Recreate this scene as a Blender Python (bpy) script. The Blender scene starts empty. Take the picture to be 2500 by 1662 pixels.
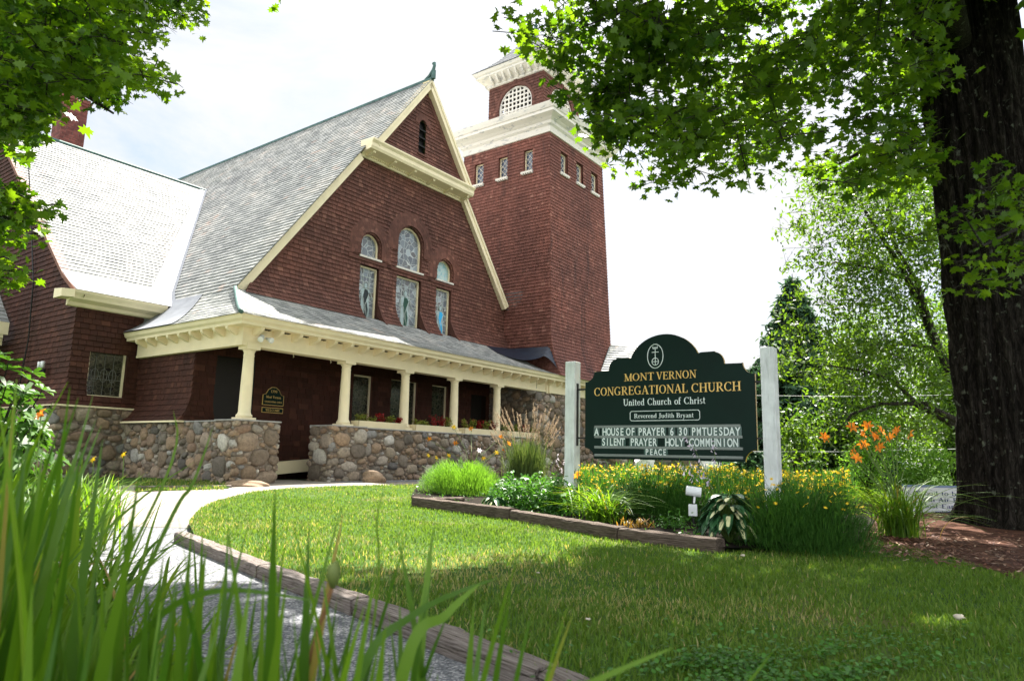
import bpy, math, random
import numpy as np
from math import sin, cos, pi, radians, sqrt, atan2
from mathutils import Vector, Matrix
SC = bpy.context.scene
COL = SC.collection
R = random.Random(7)
NR = np.random.RandomState(11)

# ------------------------------------------------------------------ camera
F = 1719.1; PIT = radians(9.37); ROL = radians(1.2728); YAW = radians(36.39)
CAMZ = 0.85
fw = np.array([0, cos(PIT), sin(PIT)]); _r = np.array([1, 0, 0.]); _u = np.cross(_r, fw)
r2 = _r*cos(ROL) + _u*sin(ROL); u2 = -_r*sin(ROL) + _u*cos(ROL)
cam = bpy.data.cameras.new('camera'); camo = bpy.data.objects.new('camera', cam); COL.objects.link(camo)
cam.sensor_width = 36; cam.lens = F/2500*36; cam.clip_start = 0.05; cam.clip_end = 3000
M = Matrix.Identity(4)
for i in range(3):
    M[i][0] = r2[i]; M[i][1] = u2[i]; M[i][2] = -fw[i]
M[2][3] = CAMZ
camo.matrix_world = M
SC.camera = camo
cam.dof.use_dof = True; cam.dof.focus_distance = 12.0; cam.dof.aperture_fstop = 4.5

# ------------------------------------------------------------------ light
SUN_AZ = 22; SUN_EL = 60        # azimuth right of the view direction (+Y)
wd = bpy.data.worlds.new('World'); SC.world = wd; wd.use_nodes = True
nt = wd.node_tree; nt.nodes.clear()
out = nt.nodes.new('ShaderNodeOutputWorld'); bg = nt.nodes.new('ShaderNodeBackground')
sky = nt.nodes.new('ShaderNodeTexSky'); sky.sky_type = 'NISHITA'; sky.sun_disc = False
sky.sun_elevation = radians(SUN_EL); sky.sun_rotation = radians(SUN_AZ); sky.air_density = 1.0; sky.dust_density = 2.5; sky.ozone_density = 1.0
tc = nt.nodes.new('ShaderNodeTexCoord'); mp = nt.nodes.new('ShaderNodeMapping'); mp.inputs['Scale'].default_value = (1, 1, 2.6)
nz = nt.nodes.new('ShaderNodeTexNoise'); nz.inputs['Scale'].default_value = 2.2; nz.inputs['Detail'].default_value = 9; nz.inputs['Roughness'].default_value = .62
nz.inputs['Distortion'].default_value = .5
cr = nt.nodes.new('ShaderNodeValToRGB'); cr.color_ramp.elements[0].position = .36; cr.color_ramp.elements[1].position = .56; cr.color_ramp.elements[0].color = (.30, .30, .30, 1)
mx = nt.nodes.new('ShaderNodeMix'); mx.data_type = 'RGBA'
sx_ = nt.nodes.new('ShaderNodeSeparateXYZ'); nt.links.new(tc.outputs['Generated'], sx_.inputs[0])
mz = nt.nodes.new('ShaderNodeMapRange'); mz.interpolation_type = 'SMOOTHSTEP'; mz.inputs[1].default_value = .50; mz.inputs[2].default_value = .82
my = nt.nodes.new('ShaderNodeMapRange'); my.interpolation_type = 'SMOOTHSTEP'; my.inputs[1].default_value = .1; my.inputs[2].default_value = -.45
nt.links.new(sx_.outputs[2], mz.inputs[0]); nt.links.new(sx_.outputs[1], my.inputs[0])
mm_ = nt.nodes.new('ShaderNodeMath'); mm_.operation = 'MAXIMUM'; nt.links.new(mz.outputs[0], mm_.inputs[0]); nt.links.new(my.outputs[0], mm_.inputs[1])
cc = nt.nodes.new('ShaderNodeMix'); cc.data_type = 'RGBA'; cc.inputs[6].default_value = (4.7, 4.75, 4.85, 1); cc.inputs[7].default_value = (14.0, 14.2, 14.5, 1)
nt.links.new(mm_.outputs[0], cc.inputs[0]); nt.links.new(cc.outputs[2], mx.inputs[7])
L = nt.links.new
L(tc.outputs['Generated'], mp.inputs['Vector']); L(mp.outputs[0], nz.inputs['Vector']); L(nz.outputs['Fac'], cr.inputs[0])
L(cr.outputs[0], mx.inputs[0]); L(sky.outputs[0], mx.inputs[6]); L(mx.outputs[2], bg.inputs['Color'])
bg.inputs['Strength'].default_value = .05
L(bg.outputs[0], out.inputs['Surface'])
sl = bpy.data.lights.new('sun', 'SUN'); sl.energy = 5.0; sl.angle = radians(.6); sl.color = (1, .95, .86)
so = bpy.data.objects.new('sun', sl); COL.objects.link(so)
sd = Vector((sin(radians(SUN_AZ))*cos(radians(SUN_EL)), cos(radians(SUN_AZ))*cos(radians(SUN_EL)), sin(radians(SUN_EL))))
so.rotation_euler = sd.to_track_quat('Z', 'Y').to_euler()
so.location = (0, 0, 60)
SC.view_settings.view_transform = 'Standard'; SC.view_settings.look = 'None'
SC.view_settings.gamma = 1; SC.view_settings.exposure = 2.12
SC.cycles.max_bounces = 8; SC.cycles.transparent_max_bounces = 8
SC.cycles.use_adaptive_sampling = True

# ------------------------------------------------------------------ picture -> place (photo pixels 2500x1662)
def ray(x, y): return fw + r2*(x-1250)/F - u2*(y-831)/F
def atY(x, y, Y):
    d = ray(x, y); p = d*Y/d[1]; return np.array([p[0], p[1], p[2]+CAMZ])
def onZ(x, y, z=0.):
    d = ray(x, y); p = d*(z-CAMZ)/d[2]; return np.array([p[0], p[1], z])
UD = np.array([sin(YAW), cos(YAW), 0]); VD = np.array([-cos(YAW), sin(YAW), 0])
CO = ray(842, 960); CO = CO*18.5/CO[1]; CO[2] = 0
ZB = .72
def cw(u, v, z):            # church coordinates -> world
    p = CO+UD*u+VD*v; return np.array([p[0], p[1], z+CAMZ])
def gz(x, y):
    t = min(1, max(0, (y-10)/7)); return .13*t*t*(3-2*t)

# ------------------------------------------------------------------ materials
def mat(name, rough=.6, spec=.3):
    m = bpy.data.materials.new(name); m.use_nodes = True
    b = m.node_tree.nodes['Principled BSDF']; b.inputs['Roughness'].default_value = rough
    b.inputs['Specular IOR Level'].default_value = spec
    return m, m.node_tree, b
def N(nt, t, **k):
    n = nt.nodes.new(t)
    for a, v in k.items(): setattr(n, a, v)
    return n
def ramp(nt, fac, cols):
    r = N(nt, 'ShaderNodeValToRGB'); e = r.color_ramp.elements
    while len(e) > 1: e.remove(e[-1])
    e[0].position = cols[0][0]; e[0].color = (*cols[0][1], 1)
    for p, c in cols[1:]:
        q = e.new(p); q.color = (*c, 1)
    nt.links.new(fac, r.inputs[0]); return r.outputs[0]
def noise(nt, scale, detail=4, rough=.55, vec=None, sc=None, dist=0):
    n = N(nt, 'ShaderNodeTexNoise'); n.inputs['Scale'].default_value = scale; n.inputs['Detail'].default_value = detail
    n.inputs['Roughness'].default_value = rough; n.inputs['Distortion'].default_value = dist
    t = N(nt, 'ShaderNodeTexCoord'); src = vec or t.outputs['Object']
    if sc:
        m = N(nt, 'ShaderNodeMapping'); m.inputs['Scale'].default_value = sc; nt.links.new(src, m.inputs[0]); src = m.outputs[0]
    nt.links.new(src, n.inputs['Vector']); return n.outputs['Fac']
def mixc(nt, f, a, b, mode='MIX'):
    m = N(nt, 'ShaderNodeMix'); m.data_type = 'RGBA'; m.blend_type = mode
    for s, v in ((0, f), (6, a), (7, b)):
        if isinstance(v, (int, float)): m.inputs[s].default_value = v
        elif isinstance(v, tuple): m.inputs[s].default_value = (*v, 1) if len(v) == 3 else v
        else: nt.links.new(v, m.inputs[s])
    return m.outputs[2]
def attr(nt, name='rnd'):
    a = N(nt, 'ShaderNodeAttribute'); a.attribute_name = name; return a.outputs['Fac']
def bump(nt, b, h, s=.5, d=.01):
    n = N(nt, 'ShaderNodeBump'); n.inputs['Strength'].default_value = s; n.inputs['Distance'].default_value = d
    nt.links.new(h, n.inputs['Height']); nt.links.new(n.outputs[0], b.inputs['Normal'])
def plain(name, c, rough=.5, spec=.3, var=.12, sc=6, bmp=0):
    m, nt, b = mat(name, rough, spec)
    n = noise(nt, sc, 5)
    lo = tuple(x*(1-var) for x in c); hi = tuple(min(1, x*(1+var)) for x in c)
    nt.links.new(ramp(nt, n, [(.3, lo), (.7, hi)]), b.inputs['Base Color'])
    if bmp: bump(nt, b, noise(nt, sc*8, 4), bmp, .01)
    return m
def leafmat(name, c1, c2, trans=.45, rough=.45, spec=.4, tcol=None, c3=None):
    m, nt, b = mat(name, rough, spec)
    a = attr(nt)
    cols = [(0, c1), (.8, c2)] if c3 is None else [(0, c1), (.6, c2), (.97, c3)] if 'grass' in name or 'coleus' in name else [(0, c1), (.955, c2), (.975, c3)]
    c = ramp(nt, a, cols); nt.links.new(c, b.inputs['Base Color'])
    tr = N(nt, 'ShaderNodeBsdfTranslucent')
    tcx = mixc(nt, 1.0, c, tcol or (1.9, 1.7, .6), 'MULTIPLY')
    nt.links.new(tcx, tr.inputs['Color'])
    ms = N(nt, 'ShaderNodeMixShader'); ms.inputs[0].default_value = trans
    o = nt.nodes['Material Output']
    nt.links.new(b.outputs[0], ms.inputs[1]); nt.links.new(tr.outputs[0], ms.inputs[2]); nt.links.new(ms.outputs[0], o.inputs['Surface'])
    return m
def shinglemat(name, cols, rough=.75, stain=None, spec=.25, nb=.5):
    m, nt, b = mat(name, rough, spec)
    c = ramp(nt, attr(nt), cols)
    g = noise(nt, 14, 5, .6, sc=(1, 1, .25))
    c = mixc(nt, .45, c, ramp(nt, g, [(.3, (.55, .55, .55)), (.7, (1.3, 1.25, 1.25))]), 'MULTIPLY')
    c = mixc(nt, .8, c, ramp(nt, noise(nt, .55, 5, .6), [(.32, (.72, .72, .74)), (.5, (1, 1, 1)), (.68, (1.28, 1.2, 1.15))]), 'MULTIPLY')
    if stain:
        s = noise(nt, 1.0, 7, .75, sc=(1, 1, .2), dist=.4)
        c = mixc(nt, ramp(nt, s, [(.53, (0, 0, 0)), (.66, (.85, .85, .85))]), c, stain)
    nt.links.new(c, b.inputs['Base Color'])
    bump(nt, b, noise(nt, 45, 4, .6, sc=(1, 1, .2)), nb, .006)
    return m
def woodmat(name, c1, c2, crack=(.02, .016, .013), sc=(.4, 12, 12)):
    m, nt, b = mat(name, .85, .2)
    n = noise(nt, 9 if sc[0] < 1 else 3, 7, .65, sc=sc, dist=.3)
    n2 = noise(nt, 3.2, 4, .6)
    c = ramp(nt, n, [(.34, crack), (.43, c1), (.72, c2)])
    c = mixc(nt, .5, c, ramp(nt, n2, [(.3, (.55, .55, .55)), (.7, (1.25, 1.25, 1.25))]), 'MULTIPLY')
    nt.links.new(c, b.inputs['Base Color']); bump(nt, b, n, 1.0, .02); return m

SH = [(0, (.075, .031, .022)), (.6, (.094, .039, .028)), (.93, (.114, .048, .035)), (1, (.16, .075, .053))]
M_shw = shinglemat('wall_shingle', [(p, tuple(x*1.28 for x in c)) for p, c in SH])  # upper walls: same shingle, brighter light put into its colour
M_shb = shinglemat('shade_toned_shingle', [(p, (c[0]*.55, c[1]*.45, c[2]*.38)) for p, c in SH])  # porch and wing walls: same shingle, their shade put into its colour
M_sht = shinglemat('tower_shingle', [(0, (.135, .052, .038)), (.6, (.168, .065, .048)), (.95, (.20, .08, .06)), (1, (.26, .12, .09))], stain=(.035, .022, .02))
M_slate = shinglemat('roof_slate', [(0, (.19, .2, .195)), (.5, (.27, .28, .27)), (.95, (.34, .345, .33)), (1, (.32, .27, .24))], .6, spec=.2, nb=.25)
M_brick = shinglemat('chimney_brick', [(0, (.10, .032, .026)), (1, (.18, .06, .048))])
M_mortar = plain('mortar', (.25, .19, .16), .9, bmp=.4)
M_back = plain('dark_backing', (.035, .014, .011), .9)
M_cream = plain('cream_paint', (.80, .69, .47), .5, .3, .06, 3)
M_white = None
def peeled(name, base, gray):
    m, nt, b = mat(name, .55, .3)
    n = noise(nt, 2.6, 8, .7, sc=(1, 1, 3.2))
    n2 = noise(nt, 30, 4)
    c = mixc(nt, ramp(nt, n, [(.565, (0, 0, 0)), (.60, (1, 1, 1))]), base, gray)
    c = mixc(nt, .3, c, ramp(nt, n2, [(.3, (.8, .8, .8)), (.7, (1.1, 1.1, 1.1))]), 'MULTIPLY')
    nt.links.new(c, b.inputs['Base Color']); return m
M_white = peeled('peeling_white_paint', (.64, .60, .53), (.42, .41, .39))
M_post = woodmat('painted_post', (.62, .66, .66), (.70, .73, .72), (.5, .52, .52), (9, 9, .7))
M_slated = shinglemat('dark_slate', [(0, (.09, .095, .105)), (1, (.16, .17, .18))], .55)
M_copper = plain('green_copper', (.055, .11, .10), .6, .3, .3, 5)
M_metal = plain('roof_metal', (.20, .21, .235), .55, .3, .14, 3)
M_navy = plain('dark_membrane', (.012, .018, .032), .42, .4, .3, 4)
M_dark = plain('deep_dark', (.006, .005, .005), .6)
M_door = plain('dark_door', (.012, .008, .006), .5)
M_glassd = None
def glassmat(name, cols, lead=(.5, .52, .5), sc=9, rough=.12, lw=.06):
    m, nt, b = mat(name, rough, .6)
    t = N(nt, 'ShaderNodeTexCoord'); v = N(nt, 'ShaderNodeTexVoronoi'); v.feature = 'F1'; v.inputs['Scale'].default_value = sc
    v2 = N(nt, 'ShaderNodeTexVoronoi'); v2.feature = 'DISTANCE_TO_EDGE'; v2.inputs['Scale'].default_value = sc
    for q in (v, v2): nt.links.new(t.outputs['Object'], q.inputs['Vector'])
    sx = N(nt, 'ShaderNodeSeparateColor'); nt.links.new(v.outputs['Color'], sx.inputs[0])
    c = ramp(nt, sx.outputs[0], cols)
    e = ramp(nt, v2.outputs['Distance'], [(lw*.6, (1, 1, 1)), (lw, (0, 0, 0))])
    nt.links.new(mixc(nt, e, c, lead), b.inputs['Base Color']); bump(nt, b, noise(nt, 20, 2), .25, .01); return m
M_gl1 = glassmat('milky_stained_glass', [(0, (.10, .085, .08)), (.3, (.17, .19, .21)), (.6, (.11, .12, .14)), (.85, (.24, .28, .31)), (1, (.36, .40, .42))], sc=5, lw=.03)
M_gl2 = glassmat('aqua_stained_glass', [(0, (.22, .42, .44)), (.6, (.30, .48, .50)), (1, (.4, .55, .5))])
M_gld = glassmat('dark_leaded_glass', [(0, (.012, .012, .010)), (.6, (.03, .03, .02)), (1, (.05, .045, .03))], (.09, .085, .06))
M_glt = plain('tower_glass', (.05, .07, .11), .08, .8, .5, 5)
M_cloth = {'green': plain('glass_green', (.012, .06, .035), .25), 'blue': plain('glass_blue', (.03, .38, .70), .25),
           'skin': plain('glass_grey', (.34, .42, .42), .25), 'black': plain('glass_black', (.012, .02, .02), .25), 'lead': plain('glass_lead', (.45, .5, .47), .4)}
def stonemat():
    m, nt, b = mat('field_stone', .8, .25)
    c = ramp(nt, attr(nt), [(0, (.12, .105, .09)), (.14, (.20, .145, .10)), (.3, (.30, .21, .14)), (.45, (.17, .145, .12)), (.6, (.30, .245, .185)), (.72, (.21, .14, .10)), (.82, (.36, .32, .27)), (.9, (.08, .07, .065)), (.95, (.25, .24, .23)), (1, (.56, .52, .46))])
    n = noise(nt, 17, 10, .75)
    c = mixc(nt, .8, c, ramp(nt, n, [(.28, (.35, .34, .32)), (.5, (.95, .95, .95)), (.72, (1.5, 1.45, 1.4))]), 'MULTIPLY')
    nt.links.new(c, b.inputs['Base Color']); bump(nt, b, noise(nt, 22, 6, .7), .6, .02); return m
M_stone = stonemat()
M_mort2 = plain('stone_mortar', (.19, .155, .125), .95, .1, .3, 9, .6)
M_timber = woodmat('weathered_timber', (.16, .13, .115), (.34, .30, .28))
M_timberd = woodmat('dark_timber', (.07, .05, .038), (.19, .15, .125))
def groundmat(name, a, b_, c_, sc=2.5, rough=.95, b2=60):
    m, nt, b = mat(name, rough, .1)
    n = noise(nt, sc, 6, .6); n2 = noise(nt, b2, 3, .6)
    c = ramp(nt, n, [(.34, a), (.52, b_), (.68, c_)])
    c = mixc(nt, .6, c, ramp(nt, n2, [(.3, (.5, .5, .5)), (.7, (1.4, 1.4, 1.4))]), 'MULTIPLY')
    nt.links.new(c, b.inputs['Base Color']); bump(nt, b, n2, .7, .02); return m
M_lawn = groundmat('lawn_soil', (.035, .075, .014), (.05, .10, .02), (.13, .12, .05), .8)
M_earth = groundmat('meadow', (.03, .06, .012), (.05, .09, .02), (.07, .11, .03), .3)
def pathmat():
    m, nt, b = mat('chip_seal', .9, .15)
    t = N(nt, 'ShaderNodeTexCoord'); v = N(nt, 'ShaderNodeTexVoronoi'); v.inputs['Scale'].default_value = 85
    nt.links.new(t.outputs['Object'], v.inputs['Vector'])
    sx = N(nt, 'ShaderNodeSeparateColor'); nt.links.new(v.outputs['Color'], sx.inputs[0])
    c = ramp(nt, sx.outputs[0], [(0, (.06, .065, .075)), (.6, (.16, .165, .18)), (1, (.34, .34, .35))])
    n = noise(nt, 1.2, 5)
    c = mixc(nt, .6, c, ramp(nt, n, [(.3, (.8, .8, .8)), (.7, (1.15, 1.12, 1.1))]), 'MULTIPLY')
    nt.links.new(c, b.inputs['Base Color']); bump(nt, b, v.outputs['Distance'], .6, .008); return m
M_path = pathmat()
M_walk = groundmat('concrete_walk', (.22, .195, .17), (.28, .25, .22), (.33, .30, .27), 1.2, .9, 40)
M_mulch = groundmat('bark_mulch', (.035, .014, .009), (.07, .03, .018), (.11, .055, .035), 6, .95, 45)
M_soil = groundmat('bed_soil', (.006, .005, .004), (.014, .010, .007), (.025, .018, .012), 6, .95, 45)
M_grass = leafmat('grass_blade', (.055, .125, .014), (.115, .20, .030), .45, .6, .15, (1.6, 1.45, .7), c3=(.34, .30, .15))
def barkmat(name, a, b_, sc=1):
    m, nt, b = mat(name, .95, .1)
    n = noise(nt, 7*sc, 8, .7, sc=(3.5, 3.5, .8), dist=.9); n2 = noise(nt, 9, 4)
    c = ramp(nt, n, [(.36, tuple(x*.3 for x in a)), (.5, a), (.68, b_)])
    c = mixc(nt, ramp(nt, n2, [(.62, (0, 0, 0)), (.72, (1, 1, 1))]), c, (.17, .19, .14))
    nt.links.new(c, b.inputs['Base Color']); bump(nt, b, n, 1, .08); return m
M_bark = barkmat('maple_bark', (.018, .015, .012), (.060, .052, .042))
M_bark2 = barkmat('branch_bark', (.05, .045, .035), (.12, .11, .09), 2)
M_maple = leafmat('maple_leaf', (.032, .088, .007), (.080, .160, .012), .6, .4, .35, (2.3, 2.0, .55))
M_maple2 = leafmat('sunny_maple_leaf', (.028, .085, .006), (.085, .17, .010), .58, .4, .35, (2.3, 2.0, .5))
M_broad = leafmat('woodland_leaf', (.035, .085, .010), (.09, .165, .018), .42, .45, .3, (2.0, 1.9, .7))
M_spruce = leafmat('spruce_needle', (.030, .075, .040), (.055, .115, .055), .25, .6, .2, (1.3, 1.4, .8))
M_rhodo = leafmat('rhododendron_leaf', (.03, .085, .012), (.06, .14, .022), .35, .45, .25, (1.8, 1.8, .7))
M_iris = leafmat('iris_blade', (.038, .11, .008), (.125, .235, .018), .5, .4, .3, (1.7, 1.65, .45), c3=(.26, .20, .05))
M_day = leafmat('daylily_blade', (.05, .13, .012), (.145, .25, .03), .5, .45, .22, (1.7, 1.6, .5), c3=(.30, .20, .07))
M_feath = leafmat('feathery_leaf', (.08, .19, .02), (.16, .31, .05), .4, .55, .2, (1.5, 1.5, .6))
M_featd = leafmat('dark_feathery_leaf', (.022, .075, .012), (.045, .12, .02), .35, .55, .2, (1.5, 1.5, .6))
M_leafy = leafmat('bed_leaf', (.03, .10, .015), (.07, .19, .03), .35, .4, .4, (1.6, 1.6, .6))
M_hosta = None
M_reed = leafmat('reed_leaf', (.06, .13, .03), (.16, .22, .07), .35, .5, .3, (1.4, 1.3, .7))
M_plume = leafmat('reed_plume', (.34, .24, .16), (.55, .42, .31), .3, .8, .1, (1, 1, .9))
M_or = leafmat('orange_petal', (.75, .20, .02), (.85, .33, .03), .4, .5, .2, (1.1, 1.1, .9))
M_ye = leafmat('yellow_petal', (.80, .50, .015), (.90, .62, .04), .35, .5, .2, (1.1, 1.1, .9))
M_pink = leafmat('pale_petal', (.62, .52, .58), (.75, .68, .74), .4, .5, .2, (1.1, 1.1, 1.1))
M_lilac = leafmat('lilac_petal', (.48, .40, .55), (.62, .55, .68), .4, .5, .2, (1.1, 1.1, 1.1))
M_red = leafmat('coleus_red', (.16, .008, .012), (.30, .015, .02), .4, .4, .3, (1.6, 1.1, .8))
M_lime = leafmat('coleus_lime', (.14, .19, .03), (.25, .30, .05), .4, .4, .3, (1.4, 1.4, .7), c3=(.28, .12, .05))
M_stem = plain('green_stem', (.09, .15, .03), .6)
M_iron = plain('black_iron', (.008, .008, .008), .4)
M_green = plain('sign_green', (.001, .013, .009), .45, .12, .15, 2)
M_gold = plain('gold_leaf', (.62, .40, .10), .3, .6, .1, 20); M_gold.node_tree.nodes['Principled BSDF'].inputs['Metallic'].default_value = .25
M_sil = plain('pale_lettering', (.66, .74, .72), .5)
M_track = plain('letter_track', (.15, .18, .165), .3, .5)
M_tile = plain('letter_tile', (.016, .06, .045), .25, .5)
M_pwhite = plain('white_plastic', (.72, .74, .76), .4)
M_house = plain('white_siding', (.78, .77, .77), .6, .2, .05)
M_hroof = plain('pale_roof', (.62, .58, .56), .6)
M_blue = plain('navy_print', (.02, .03, .16), .5)

# ------------------------------------------------------------------ mesh helpers
def tag(o, label=None, cat=None, group=None, kind=None):
    if label: o['label'] = label
    if cat: o['category'] = cat
    if group: o['group'] = group
    if kind: o['kind'] = kind
    return o
def link(name, me, parent=None, loc=None):
    o = bpy.data.objects.new(name, me); COL.objects.link(o)
    if parent is not None: o.parent = parent
    if loc is not None: o.location = loc
    return o
def empty(name, loc, rz=0):
    o = bpy.data.objects.new(name, None); COL.objects.link(o); o.location = loc; o.rotation_euler = (0, 0, rz)
    o.empty_display_size = .2; return o
def npmesh(name, V, F, mats, rnd=None, smooth=False, mi=None):
    V = np.asarray(V, dtype=np.float32); F = np.asarray(F, dtype=np.int32)
    me = bpy.data.meshes.new(name); k = F.shape[1]; n = F.shape[0]
    me.vertices.add(len(V)); me.vertices.foreach_set('co', V.ravel())
    me.loops.add(n*k); me.loops.foreach_set('vertex_index', F.ravel())
    me.polygons.add(n); me.polygons.foreach_set('loop_start', np.arange(0, n*k, k, dtype=np.int32))
    try: me.polygons.foreach_set('loop_total', np.full(n, k, dtype=np.int32))
    except Exception: pass
    if smooth: me.polygons.foreach_set('use_smooth', np.ones(n, dtype=bool))
    for m in (mats if isinstance(mats, (list, tuple)) else [mats]): me.materials.append(m)
    if mi is not None: me.polygons.foreach_set('material_index', np.asarray(mi, dtype=np.int32))
    me.update(calc_edges=True)
    if rnd is not None:
        a = me.attributes.new('rnd', 'FLOAT', 'FACE'); a.data.foreach_set('value', np.asarray(rnd, dtype=np.float32))
    return me
class MB:
    def __init__(s): s.v = []; s.f = []; s.r = []; s.m = []
    def add(s, vs, fs, rnd=None, m=0):
        o = len(s.v); s.v.extend([tuple(map(float, p)) for p in vs])
        for f in fs:
            s.f.append([o+i for i in f]); s.r.append(R.random() if rnd is None else rnd); s.m.append(m)
    def box(s, a, b, rnd=None, m=0):
        x0, y0, z0 = a; x1, y1, z1 = b
        if x0 > x1: x0, x1 = x1, x0
        if y0 > y1: y0, y1 = y1, y0
        if z0 > z1: z0, z1 = z1, z0
        s.add([(x0, y0, z0), (x1, y0, z0), (x1, y1, z0), (x0, y1, z0), (x0, y0, z1), (x1, y0, z1), (x1, y1, z1), (x0, y1, z1)],
              [(3, 2, 1, 0), (4, 5, 6, 7), (0, 1, 5, 4), (1, 2, 6, 5), (2, 3, 7, 6), (3, 0, 4, 7)], rnd, m)
    def prism(s, poly, d, rnd=None, m=0):     # poly: list of 3D points, d: extrusion vector
        n = len(poly); P = [np.array(p, float) for p in poly]; Q = [p+np.array(d, float) for p in P]
        s.add(P+Q, [tuple(range(n)), tuple(range(2*n-1, n-1, -1))]+[(i, i+n, (i+1) % n+n, (i+1) % n) for i in range(n)], rnd, m)
    def tube(s, pts, rad, n=8, rnd=None, m=0, cap=True):
        pts = [np.array(p, float) for p in pts]; k = len(pts)
        if not hasattr(rad, '__len__'): rad = [rad]*k
        vs = []; up = np.array([.13, .21, 1.])
        for i, p in enumerate(pts):
            t = pts[min(i+1, k-1)]-pts[max(i-1, 0)]; t = t/(np.linalg.norm(t)+1e-9)
            a = np.cross(t, up if abs(t[2]) < .9 else np.array([1, .1, 0])); a /= np.linalg.norm(a); b = np.cross(t, a)
            for j in range(n):
                an = 2*pi*j/n; vs.append(p+rad[i]*(a*cos(an)+b*sin(an)))
        fs = [(i*n+j, i*n+(j+1) % n, (i+1)*n+(j+1) % n, (i+1)*n+j) for i in range(k-1) for j in range(n)]
        if cap: fs += [tuple(range(n-1, -1, -1)), tuple((k-1)*n+j for j in range(n))]
        s.add(vs, fs, rnd, m)
    def lathe(s, prof, c, n=20, rnd=None, m=0):   # prof: (r,z)
        vs = [(c[0]+r*cos(2*pi*j/n), c[1]+r*sin(2*pi*j/n), c[2]+z) for r, z in prof for j in range(n)]
        k = len(prof)
        fs = [(i*n+j, i*n+(j+1) % n, (i+1)*n+(j+1) % n, (i+1)*n+j) for i in range(k-1) for j in range(n)]
        fs += [tuple(range(n-1, -1, -1)), tuple((k-1)*n+j for j in range(n))]
        s.add(vs, fs, rnd, m)
    def mesh(s, name, mats, smooth=False, dz=0):
        me = bpy.data.meshes.new(name)
        me.from_pydata([(a, b, c+dz) for a, b, c in s.v], [], s.f)
        for m in (mats if isinstance(mats, (list, tuple)) else [mats]): me.materials.append(m)
        me.polygons.foreach_set('material_index', s.m)
        if smooth: me.polygons.foreach_set('use_smooth', [True]*len(s.f))
        a = me.attributes.new('rnd', 'FLOAT', 'FACE'); a.data.foreach_set('value', s.r)
        me.update(); return me
    def build(s, name, mats, parent=None, smooth=False, dz=0, bevel=0):
        o = link(name, s.mesh(name, mats, smooth, dz), parent)
        if bevel:
            b = o.modifiers.new('bevel', 'BEVEL'); b.width = bevel; b.segments = 2; b.limit_method = 'ANGLE'
        return o
# ------------------------------------------------------------------ church
church = empty('church', (CO[0], CO[1], gz(CO[0], CO[1])), pi/2-YAW)
tag(church, 'brown shingled church with steep slate roofs, arched stained glass windows and a square bell tower', 'church')
DZ = ZB
def C_(mb, name, mats, parent=church, **k): return mb.build(name, mats, parent, dz=DZ, **k)

def spans(t0, t1, Lf, Rf, holes):
    tm = (t0+t1)/2; segs = [(Lf, Rf)]
    for h in holes:
        lo, hi, l, r = h
        if lo <= tm < hi:
            ns = []
            for a, b in segs:
                if r(tm) <= a(tm) or l(tm) >= b(tm): ns.append((a, b)); continue
                if l(tm) > a(tm): ns.append((a, l))
                if r(tm) < b(tm): ns.append((r, b))
            segs = ns
    return [(a(t0), b(t0), a(t1), b(t1)) for a, b in segs if b(tm) > a(tm)]
def cst(x): return lambda t: x
def rect(s0, s1, t0, t1): return (t0, t1, cst(s0), cst(s1))
def arch(c, hw, t0, ts):
    w = lambda t: hw if t < ts else sqrt(max(0, hw*hw-(t-ts)**2))
    return (t0, ts+hw, lambda t: c-w(t), lambda t: c+w(t))
def shingles(mb, mp, tlo, thi, row, Lf, Rf, holes=(), wr=(.10, .22), th=.028, m=0, back=True, jit=.010, gap=.008):
    n = max(1, round((thi-tlo)/row)); row = (thi-tlo)/n
    for i in range(n):
        t0 = tlo+i*row; t1 = t0+row
        for a0, b0, a1, b1 in spans(t0, t1, Lf, Rf, holes):
            if back:
                mb.add([mp(a0, t0, -.012), mp(b0, t0, -.012), mp(b1, t1, -.012), mp(a1, t1, -.012)], [(0, 1, 2, 3)], .0, m)
            s = min(a0, a1)-R.random()*wr[0]; e = max(b0, b1)
            while s < e:
                w = R.uniform(*wr); sa, sb = s, s+w-gap; s += w
                x0, x1 = max(sa, a0), min(sb, b0); y0, y1 = max(sa, a1), min(sb, b1)
                if x1-x0 < .004 and y1-y0 < .004: continue
                x1 = max(x0, x1); y1 = max(y0, y1)
                if x0 > b0: x0 = x1 = b0
                if x1 < a0: x0 = x1 = a0
                if y0 > b1: y0 = y1 = b1
                if y1 < a1: y0 = y1 = a1
                d = R.uniform(0, jit)*1.0; o = th+R.uniform(-.003, .005)
                tb = t0-d if i else t0
                mb.add([mp(x0, tb, o), mp(x1, tb, o), mp(y1, t1, .002), mp(y0, t1, .002), mp(x0, tb, -.004), mp(x1, tb, -.004)],
                       [(0, 1, 2, 3), (4, 5, 1, 0), (4, 0, 3), (1, 5, 2)], R.random(), m)
def profile(pts):
    P = [np.array(p, float) for p in pts]; L_ = [0]
    for a, b in zip(P, P[1:]): L_.append(L_[-1]+np.linalg.norm(b-a))
    def f(t, o):
        t = min(max(t, 0), L_[-1]-1e-6)
        i = max(k for k in range(len(P)-1) if L_[k] <= t)
        k = (t-L_[i])/(L_[i+1]-L_[i]); p = P[i]+(P[i+1]-P[i])*k
        d = (P[i+1]-P[i])/(L_[i+1]-L_[i]); nn = np.array([-d[1], d[0]])
        return p+nn*o
    return f, L_
SL = 1.34; RU = 4.24; RZ = 12.93
zl = lambda z: RU-(RZ-z)/SL
zr = lambda z: RU+(RZ-z)/SL

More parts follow.
